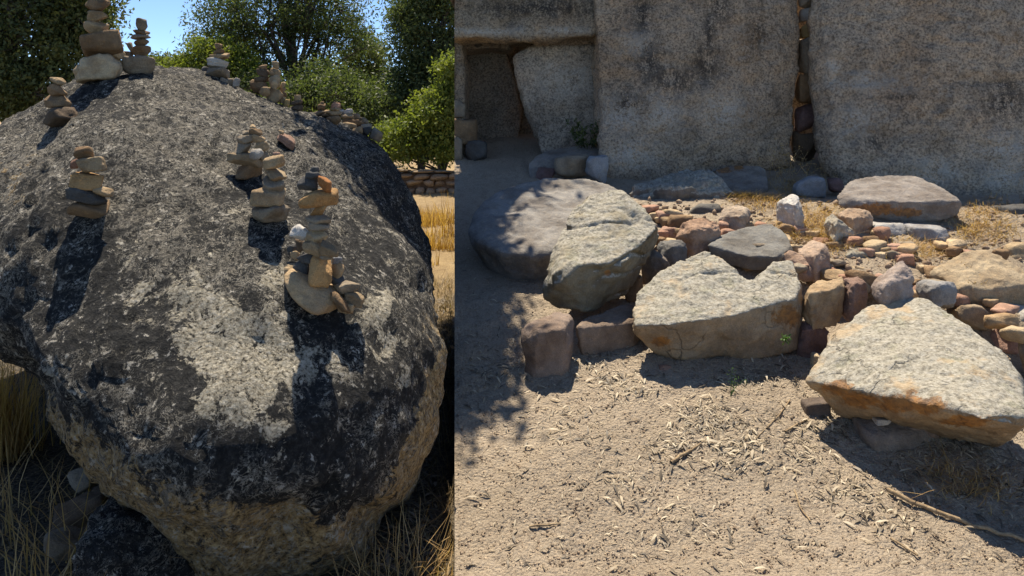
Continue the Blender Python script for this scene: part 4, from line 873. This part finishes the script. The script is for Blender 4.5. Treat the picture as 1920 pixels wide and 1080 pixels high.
tree('tall_tree', 'dark tall tree at the right beside the cut edge, above the bright shrub', gb(830, 23), 9,
     [cc(820, 60, 23, 85, 100, 110, 1.1), cc(790, 160, 23, 60, 70, 90, 0.7), cc(850, -60, 23, 110, 100, 120, 1.0), cc(870, 160, 23, 80, 90, 100, 0.7), cc(770, 30, 23, 32, 50, 60, 0.25)], 52000, M_PINE, 23, L=0.13, W=0.05, ntip=150, tuft=0.36)
tree('small_tree', 'slim pale olive-green tree between the two tall trees', gb(690, 29), 6, [cc(690, 110, 29, 45, 55, 60, 0.6), cc(700, 180, 29, 50, 60, 60, 0.5), cc(660, 190, 29, 50, 60, 60, 0.4)], 11000, M_OLIVE, 24, L=0.16, W=0.06, ntip=80, tuft=0.4)
tree('small_tree', 'bright green bushy tree behind the squat cairn on the crest', gb(400, 24), 4, [cc(410, 115, 24, 62, 45, 70, 0.8), cc(352, 132, 24, 34, 20, 50, 0.25), cc(450, 150, 24, 50, 40, 60, 0.4)], 18000, M_LIME, 25, L=0.12, W=0.055, ntip=100, tuft=0.3)
tree('small_tree', 'low pale tree far off beyond the slender pointed cairn', gb(300, 34), 3.5, [cc(300, 125, 34, 36, 14, 40, 0.4)], 4000, M_OLIVE, 26, L=0.16, W=0.07, ntip=60, tuft=0.35)
tree('dark_tree', 'dark rounded tree low behind the reddish stub cairn', gb(630, 22), 4, [cc(640, 185, 22, 60, 62, 90, 0.7), cc(590, 160, 23, 46, 50, 70, 0.4), cc(700, 215, 22, 60, 60, 90, 0.7), cc(540, 190, 22, 60, 40, 90, 0.4), cc(480, 165, 23, 40, 30, 70, 0.2)], 21000, M_PINE, 27, L=0.12, W=0.05, ntip=120, tuft=0.36)
tree('dark_tree', 'dark evergreen filling the space behind the bright shrub', gb(790, 25), 4.5, [cc(770, 230, 25, 90, 70, 100, 1.0), cc(860, 240, 25, 80, 60, 90, 0.6)], 24000, M_PINE, 28, L=0.13, W=0.055, ntip=110, tuft=0.38)
tree('bright_shrub', 'bright yellow-green shrub overhanging the dry stone wall', gb(835, 19.2), 2.6,
     [cc(830, 215, 19, 62, 55, 70, 0.9), cc(770, 262, 19, 48, 36, 60, 0.5), cc(860, 150, 19, 40, 50, 60, 0.6), cc(735, 258, 19.4, 26, 30, 40, 0.25), cc(840, 275, 18.7, 50, 26, 50, 0.4)], 26000, M_LIME, 29, L=0.10, W=0.055, trunk_r=0.07, ntip=110, tuft=0.24, group='shrubs by the wall')
# the tree growing behind the chamber: its crown stands above the frame and shades the left end of the terrace
tree('olive_tree', 'tree rising behind the lintel whose crown shades the stones below', (0.15, 9.9, 1.3), 5.2,
     [((-0.98, 7.2, 5.0), (0.32, 1.0, 0.5), 1.0), ((-0.55, 9.0, 5.3), (0.4, 0.7, 0.8), 0.4), ((-0.94, 6.3, 4.2), (0.26, 0.45, 0.3), 0.6)], 34000, M_OLIVE, 31, L=0.13, W=0.06, ntip=90, tuft=0.24, group='trees beside the megaliths')

# ------------------------------------------------------------------ grass, stems, fallen leaves
def blades(roots, r, hmin, hmax, w, spread=0.35, seg=3, bend=0.4):
    n = len(roots); h = r.uniform(hmin, hmax, n); a = r.uniform(0, 2 * np.pi, n); tl = r.normal(0, spread, n)
    d = np.stack([np.cos(a), np.sin(a), np.zeros(n)], 1); side = np.stack([-np.sin(a), np.cos(a), np.zeros(n)], 1)
    rows = []
    bd = r.uniform(0.1, 1.0, n) * bend
    for k in range(seg + 1):
        t = k / seg; off = d * ((tl * t + bd * t * t) * h)[:, None]; up = np.zeros((n, 3)); up[:, 2] = h * t * (1 - 0.25 * bd * t)
        ww = w * (1 - 0.85 * t) * 0.5
        p = roots + off + up; rows += [p - side * ww, p + side * ww]
    V = np.stack(rows, 1); m = 2 * (seg + 1); V = V.reshape(-1, 3); base = np.arange(n)[:, None] * m
    F = np.concatenate([base + np.array([2 * k, 2 * k + 1, 2 * k + 3, 2 * k + 2])[None] for k in range(seg)], 0)
    return V, F, np.repeat(r.uniform(0, 1, n), m)
def grass_obj(name, roots, mat, seed, kind=None, **kw):
    r = np.random.default_rng(seed); V, F, sh = blades(np.asarray(roots), r, **kw)
    if np.asarray(roots)[:, 0].mean() < SEAM * np.asarray(roots)[:, 1].mean(): V[:, 0] = np.minimum(V[:, 0], SEAM * V[:, 1] - 0.004)
    me = mesh_np(name, V, F, False); attr(me, 'shade', sh); o = obj(name, me, mat)
    if kind: o['kind'] = kind
    return o
def lroots(n, seed, fn):
    r = np.random.default_rng(seed); X, Y = fn(r, n); return np.stack([X, Y, lz(X, Y)], 1)
def far_fn(r, n):
    Y = r.uniform(9.2, 14.2, n); px = r.uniform(700, 870, n); return (px - CX) / FOC * Y, Y
R0 = lroots(11000, 1, far_fn); k = fbm(R0 * np.array([0.8, 0.8, 0]), 3) > 0.05; g = grass_obj('dry_grass', R0[k], M_GOLD, 2, 'stuff', hmin=0.07, hmax=0.30, w=0.010)
tag(g, 'golden dry grass growing in the sunlit meadow beyond the boulder', 'grass')
R9 = lroots(14000, 3, lambda r, n: (r.uniform(-13, -3.2, n), r.uniform(4.5, 17, n))); k = fbm(R9 * np.array([0.7, 0.7, 0]), 3) > 0.0; g = grass_obj('dry_grass', R9[k], M_GOLD, 4, 'stuff', hmin=0.06, hmax=0.28, w=0.010)
tag(g, 'dry grass of the meadow to the left behind the boulder', 'grass')
def tuft(label, px, Y, n, rad, hmin, hmax, seed, w=0.007, mat=M_GOLD, bend=0.5, spread=0.35, name='grass_tuft'):
    r = np.random.default_rng(seed); X = (px - CX) / FOC * Y + r.normal(0, rad, n); YY = Y + r.normal(0, rad, n)
    o = grass_obj(name, np.stack([X, YY, lz(X, YY)], 1), mat, seed, hmin=hmin, hmax=hmax, w=w, bend=bend, spread=spread)
    recentre(o); return tag(o, label, 'grass', 'dry grass tufts')
tuft('bright golden grass tuft at the left edge beside the boulder', -8, 4.1, 700, 0.09, 0.2, 0.55, 11)
tuft('golden seeding stems standing in the meadow by the cut edge', 838, 11.6, 90, 0.12, 0.35, 0.72, 12, w=0.01, bend=0.8)
tuft('loose straw-coloured stems in the bottom left corner', 60, 2.95, 60, 0.16, 0.2, 0.55, 13, w=0.006, mat=M_STRAW, bend=1.1, spread=0.7)
tuft('sparse dry stems sprawling before the dark hollow', 130, 2.8, 50, 0.16, 0.15, 0.45, 14, w=0.005, mat=M_STRAW, bend=1.3, spread=0.8)
tuft('thin dry stems at the left edge below the golden tuft', 15, 3.4, 45, 0.16, 0.1, 0.35, 15, w=0.006, mat=M_STRAW, bend=0.9, spread=0.6)
tuft('sprawl of dry stems at the right foot of the boulder', 770, 2.95, 150, 0.12, 0.1, 0.3, 16, w=0.005, mat=M_STRAW, bend=1.3, spread=0.9)
def near_fn(r, n):
    Y = r.uniform(2.3, 8.5, n); return SEAM * Y - r.uniform(0.0, 1.0, n) ** 1.5 * 1.2 - 0.02, Y
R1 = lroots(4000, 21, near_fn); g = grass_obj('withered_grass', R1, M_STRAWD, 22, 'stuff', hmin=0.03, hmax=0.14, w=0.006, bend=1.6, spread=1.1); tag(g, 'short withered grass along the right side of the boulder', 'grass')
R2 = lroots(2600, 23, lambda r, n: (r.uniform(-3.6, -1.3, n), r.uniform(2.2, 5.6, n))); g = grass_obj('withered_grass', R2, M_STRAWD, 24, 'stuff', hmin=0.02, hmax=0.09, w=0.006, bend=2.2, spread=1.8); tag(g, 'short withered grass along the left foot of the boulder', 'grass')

def leaf_mesh(r, L=1.0):
    t = np.array([0, .3, .65, 1.0]); w = np.array([0.02, 0.085, 0.07, 0.0]) * r.uniform(0.8, 1.25); cur = r.uniform(-0.35, 0.35); tw = r.uniform(-0.5, 0.5); lift = r.uniform(0.02, 0.16)
    V = []
    for a, b in zip(t, w):
        c = np.array([a - .5, cur * a * (1 - a) * 1.2, lift * (1 - (2 * a - 1) ** 2) * r.uniform(.8, 1.2)]); s = np.array([0, math.cos(tw * a), math.sin(tw * a)])
        V += [c - s * b + np.array([0, 0, b * .5]), c + s * b + np.array([0, 0, b * .5])]
    F = [(0, 1, 3, 2), (2, 3, 5, 4), (4, 5, 7, 6)]
    return np.array(V) * L, np.array(F)
LPRO = [leaf_mesh(np.random.default_rng(800 + k)) for k in range(8)]
def scatter_leaves(XY, r, zfun, smin, smax, lift=0.004):
    parts_V = []; parts_F = []; sh = []; n0 = 0
    z = zfun(XY[:, 0], XY[:, 1]); e = 0.03; nx = -(zfun(XY[:, 0] + e, XY[:, 1]) - z) / e; ny = -(zfun(XY[:, 0], XY[:, 1] + e) - z) / e
    for i in range(len(XY)):
        Vp, Fp = LPRO[i % 8]; s = r.uniform(smin, smax); a = r.uniform(0, 6.283); ca, sa = math.cos(a), math.sin(a)
        V = Vp * s; tl = r.normal(0, .18)
        X = V[:, 0] * ca - V[:, 1] * sa; Y = V[:, 0] * sa + V[:, 1] * ca; Z = V[:, 2] + V[:, 0] * tl - nx[i] * X - ny[i] * Y
        parts_V.append(np.stack([X + XY[i, 0], Y + XY[i, 1], Z + z[i] + lift + abs(tl) * s * .4], 1)); parts_F.append(Fp + n0); n0 += 8
        sh += [r.uniform(0, 1) ** 1.3] * 8
    return np.vstack(parts_V), np.vstack(parts_F), sh
# where leaves have gathered on the terrace: column, row, half width, half height, weight
DRIFT = [(900, 610, 60, 90, .6), (960, 690, 70, 40, .5), (1120, 690, 60, 40, .8), (1170, 730, 60, 30, 1.0), (1330, 800, 90, 50, 2.2), (1380, 850, 60, 45, 1.2), (1260, 840, 60, 40, .7), (1500, 840, 60, 60, .9), (1450, 700, 60, 30, .8),
         (1600, 930, 70, 50, .6), (1850, 900, 90, 60, 2.0), (1790, 840, 60, 40, 1.0), (1680, 980, 70, 50, .5), (1060, 800, 120, 60, .7), (1150, 910, 70, 40, .5), (1290, 990, 80, 50, .5), (900, 700, 60, 50, .5), (1400, 720, 70, 25, .8), (1530, 720, 40, 40, .7), (1700, 880, 60, 40, .7), (1560, 800, 40, 40, .7)]
rl = np.random.default_rng(77)
def drift_pts(n, uniform=0.35):
    w = np.array([d[4] for d in DRIFT]); w /= w.sum(); out = []
    for i in range(n):
        if rl.uniform() < uniform: x = rl.uniform(852, 1960); y = 620 + 470 * rl.uniform() 
        else:
            d = DRIFT[rl.choice(len(w), p=w)]; x = rl.normal(d[0], d[2] * .5); y = rl.normal(d[1], d[3] * .5)
        y = min(max(y, 500), 1095); Y = gy(y); X = (x - CX) / FOC * Y
        if X < SEAM * Y + 0.06: X = SEAM * Y + 0.06 + rl.uniform(0, 1.0)
        out.append((X, Y))
    return np.array(out)
V, F, sh = scatter_leaves(drift_pts(3400, .14), rl, gz, 0.007, 0.036); me = mesh_np('leaf_litter', V, F); attr(me, 'shade', sh); o = obj('leaf_litter', me, M_LITTER); o['kind'] = 'stuff'; tag(o, 'litter of small dry leaves and chaff strewn over the dusty ground', 'leaf litter')
V, F, sh = scatter_leaves(drift_pts(1200, .2), rl, gz, 0.02, 0.06); me = mesh_np('leaf_litter', V, F); attr(me, 'shade', sh); o = obj('leaf_litter', me, M_LITTERD); o['kind'] = 'stuff'; tag(o, 'litter of darker old leaves under the pale fallen leaves', 'leaf litter')
LM = []
for k in range(8):
    me = mesh_np('fallen_leaf', LPRO[k][0], LPRO[k][1]); attr(me, 'shade', np.full(8, 0.25 + 0.09 * k)); me.materials.append(M_LITTER); LM.append(me)
pts = drift_pts(230, .06); zz = gz(pts[:, 0], pts[:, 1])
for i, (x, y) in enumerate(pts):
    o = bpy.data.objects.new('fallen_leaf', LM[i % 8]); col.objects.link(o); o.parent = terrace
    s = rl.uniform(0.035, 0.068); o.scale = (s, s, s); o.location = (x, y, zz[i] + 0.010); o.rotation_euler = (math.atan(SL) * 0.9 + rl.normal(0, .12), rl.normal(0, .15), 0)
    o.rotation_euler = (Matrix.Rotation(math.atan(SL), 3, 'X') @ Matrix.Rotation(rl.normal(0, .15), 3, 'Y') @ Matrix.Rotation(rl.uniform(0, 6.28), 3, 'Z')).to_euler()
# leaves in the boulder's shade on the left side
def lpts(n):
    Y = rl.uniform(2.4, 7.5, n); X = SEAM * Y - 0.08 - rl.uniform(0, 1, n) * 0.9; return np.stack([X, Y], 1)
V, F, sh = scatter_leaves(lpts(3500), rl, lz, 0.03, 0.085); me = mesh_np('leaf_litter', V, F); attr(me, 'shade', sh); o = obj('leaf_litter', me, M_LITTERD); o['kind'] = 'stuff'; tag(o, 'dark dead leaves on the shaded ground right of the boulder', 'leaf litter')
# straw mats and grit on the terrace
def straw(name, label, spots, n, seed, hmin=0.02, hmax=0.075, h0=0.0):
    r = np.random.default_rng(seed); Ps = []
    for i in range(n):
        d = spots[r.integers(len(spots))]; x = r.normal(d[0], d[2] * .6); y = r.normal(d[1], d[3] * .6); Y = gy(max(y, 300), 0.14); X = max((x - CX) / FOC * Y, SEAM * Y + .1); Ps.append((X, Y))
    Ps = np.array(Ps); o = grass_obj(name, np.stack([Ps[:, 0], Ps[:, 1], gz(Ps[:, 0], Ps[:, 1])], 1), M_STRAW, seed, 'stuff', hmin=hmin, hmax=hmax, w=0.0045, bend=2.2, spread=2.0); tag(o, label, 'straw')
straw('straw_mat', 'pale straw matted between the rubble stones and the wall', [(1440, 385, 60, 22), (1540, 430, 40, 30), (1720, 480, 60, 25), (1400, 375, 30, 12), (1560, 470, 30, 20), (1490, 450, 50, 20)], 4200, 41)
straw('straw_mat', 'dry stems tangled in the shade right of the flat slab', [(1850, 410, 60, 25), (1860, 450, 50, 20), (1820, 440, 30, 20), (1480, 330, 40, 20)], 1500, 42, 0.02, 0.07)
straw('straw_mat', 'dry stems tangled in the shadow under the biggest stone', [(1800, 860, 50, 30), (1860, 870, 40, 30), (1760, 830, 30, 15)], 220, 43, 0.03, 0.11)
def grit(n, seed):
    r = np.random.default_rng(seed); T = np.array([(1, 1, 1), (1, -1, -1), (-1, 1, -1), (-1, -1, 1)], float) / 1.7; TF = np.array([(0, 1, 2), (0, 3, 1), (0, 2, 3), (1, 3, 2)])
    x = r.uniform(852, 1980, n); y = 420 + 670 * r.uniform(0, 1, n) ** 0.7; Y = gy(y); X = (x - CX) / FOC * Y; X = np.maximum(X, SEAM * Y + .02); z = gz(X, Y)
    s = 0.0025 + 0.008 * r.uniform(0, 1, n) ** 5
    Q = T[None] * s[:, None, None] * r.uniform(.6, 1.4, (n, 4, 3)); V = Q + np.stack([X, Y, z + s * .2], 1)[:, None]
    F = (np.arange(n)[:, None, None] * 4 + TF[None]).reshape(-1, 3)
    o = obj('gravel', mesh_np('gravel', V.reshape(-1, 3), F, False), M_STONE, None, (0.42, 0.335, 0.245)); o['kind'] = 'stuff'; tag(o, 'fine grit and crumbs of stone on the dusty ground', 'gravel')
grit(42000, 51)
def crumbs(n, seed):
    r = np.random.default_rng(seed); T, TF = ico(1); x = r.uniform(1200, 1930, n); y = r.uniform(385, 560, n); Y = gy(y, .14); X = (x - CX) / FOC * Y; z = gz(X, Y); s = 0.008 + 0.022 * r.uniform(0, 1, n) ** 2
    Q = T[None] * (s[:, None] * r.uniform(.5, 1.2, (n, 3)))[:, None] * r.uniform(.75, 1.2, (n, len(T), 1)); V = Q + np.stack([X, Y, z + s * .3], 1)[:, None]
    o = obj('gravel', mesh_np('gravel', V.reshape(-1, 3), (np.arange(n)[:, None, None] * len(T) + TF[None]).reshape(-1, 3), False), M_STONE, None, (0.36, 0.27, 0.19)); o['kind'] = 'stuff'; tag(o, 'small broken stones filling between the rubble before the wall', 'gravel')
crumbs(900, 52)

# sticks
def stick(name, label, pts, r0, r1, lift=0.012, group='sticks and stalks on the ground'):
    P = []
    for (x, y) in pts:
        p = G(x, y, 0.02); p[2] = float(gz(np.array([p[0]]), np.array([p[1]]))[0]) + lift; P.append(p)
    Q = [P[0]]
    for a, b in zip(P[:-1], P[1:]):
        for t in (0.25, .5, .75, 1): Q.append(a + (b - a) * t + rng.normal(0, r0 * .4, 3))
    V, F = tube(Q, np.linspace(r0, r1, len(Q)), 6); o = recentre(obj(name, mesh_np(name, V, F), M_TWIG)); tag(o, label, 'stick', group)
stick('stalk', 'long straw-coloured stalk lying across the lower right corner', [(1664, 920), (1760, 965), (1850, 995), (1945, 1030)], 0.011, 0.008, 0.02)
stick('twig', 'thin bent dark twig on the sunlit ground below the kerb', [(1481, 752), (1462, 785), (1416, 832)], 0.004, 0.002)
stick('twig', 'short brown stick beside the round dark cobble', [(1472, 816), (1516, 788)], 0.006, 0.005)
stick('twig', 'small dark stick at the lower left of the dusty ground', [(992, 988), (1052, 984)], 0.005, 0.004)
stick('twig', 'pale bark strip in the leaf drift in the middle', [(1258, 868), (1292, 846), (1316, 836)], 0.008, 0.006)
stick('twig', 'pale short stalk at the bottom right', [(1670, 1020), (1722, 1058)], 0.005, 0.004)
stick('twig', 'pale curved stalk in the middle of the dusty ground', [(1490, 920), (1506, 960), (1520, 978)], 0.004, 0.003)

# weeds
def weed(name, label, base, n, hmin, hmax, mat, seed, leafy=True, rad=0.04, Lf=0.035):
    r = np.random.default_rng(seed); base = np.asarray(base); parts = []; C = []
    for i in range(n):
        p = base + np.array([r.normal(0, rad), r.normal(0, rad), 0]); h = r.uniform(hmin, hmax); d = np.array([r.normal(0, .45), r.normal(0, .3), 1.0]); path = [p]
        for k in range(4): d = d + r.normal(0, .25, 3); d /= np.linalg.norm(d); path.append(path[-1] + d * h / 4); C += [path[-1] + r.normal(0, .008, 3) for _ in range(5)]
        if not leafy:
            for k in (2, 3): e = r.normal(size=3); e[2] = abs(e[2]); parts.append(tube([path[k], path[k] + e / np.linalg.norm(e) * h * .3], [0.0012, 0.0007], 3))
        parts.append(tube(path, np.linspace(0.0025, 0.001, 5), 4))
    root = empty(name, base); tag(root, label, 'weed', 'weeds among the stones')
    V, F = merge(parts); obj('stem', mesh_np('stem', V - base, F), M_TWIG if not leafy else mat, root)
    V, F = leaf_cloud(np.array(C), r, Lf, Lf * .4); me = mesh_np('foliage', V - base, F, False); attr(me, 'shade', np.repeat(r.uniform(0, 1, len(F)), 4)); obj('foliage', me, mat, root)
def onT(x, y, h=0.0): p = G(x, y, h); p[2] = float(gz(np.array([p[0]]), np.array([p[1]]))[0]); return p
weed('green_weed', 'dark green weed growing between the broad upright and the tall slab', at(1104, 278, 7.72), 14, .12, .36, M_OLIVE, 61, rad=.07, Lf=.05)
weed('green_weed', 'tiny green weed at the right end of the notched cream stone', at(1476, 640, 4.27), 3, .03, .06, M_WEED, 62, rad=.012, Lf=.02)
weed('dry_weed', 'dead twiggy weed at the foot of the gap between the tall slabs', onT(1480, 340), 26, .18, .42, M_STRAW, 63, False, rad=.13, Lf=.02)
weed('dry_weed', 'thin dry weed against the left corner of the wide pale slab', onT(1560, 352), 7, .1, .3, M_STRAW, 64, False, rad=.05, Lf=.015)
weed('green_sprig', 'thin green sprig growing from the shaded ground before the notched stone', onT(1378, 748), 3, .08, .15, M_WEED, 65, rad=.02, Lf=.014)
weed('dry_weed', 'dry stem standing in front of the tan stone under the cracked slab', onT(1836, 610), 5, .1, .26, M_STRAW, 66, False, rad=.03, Lf=.015)
print('objects', len(bpy.data.objects))
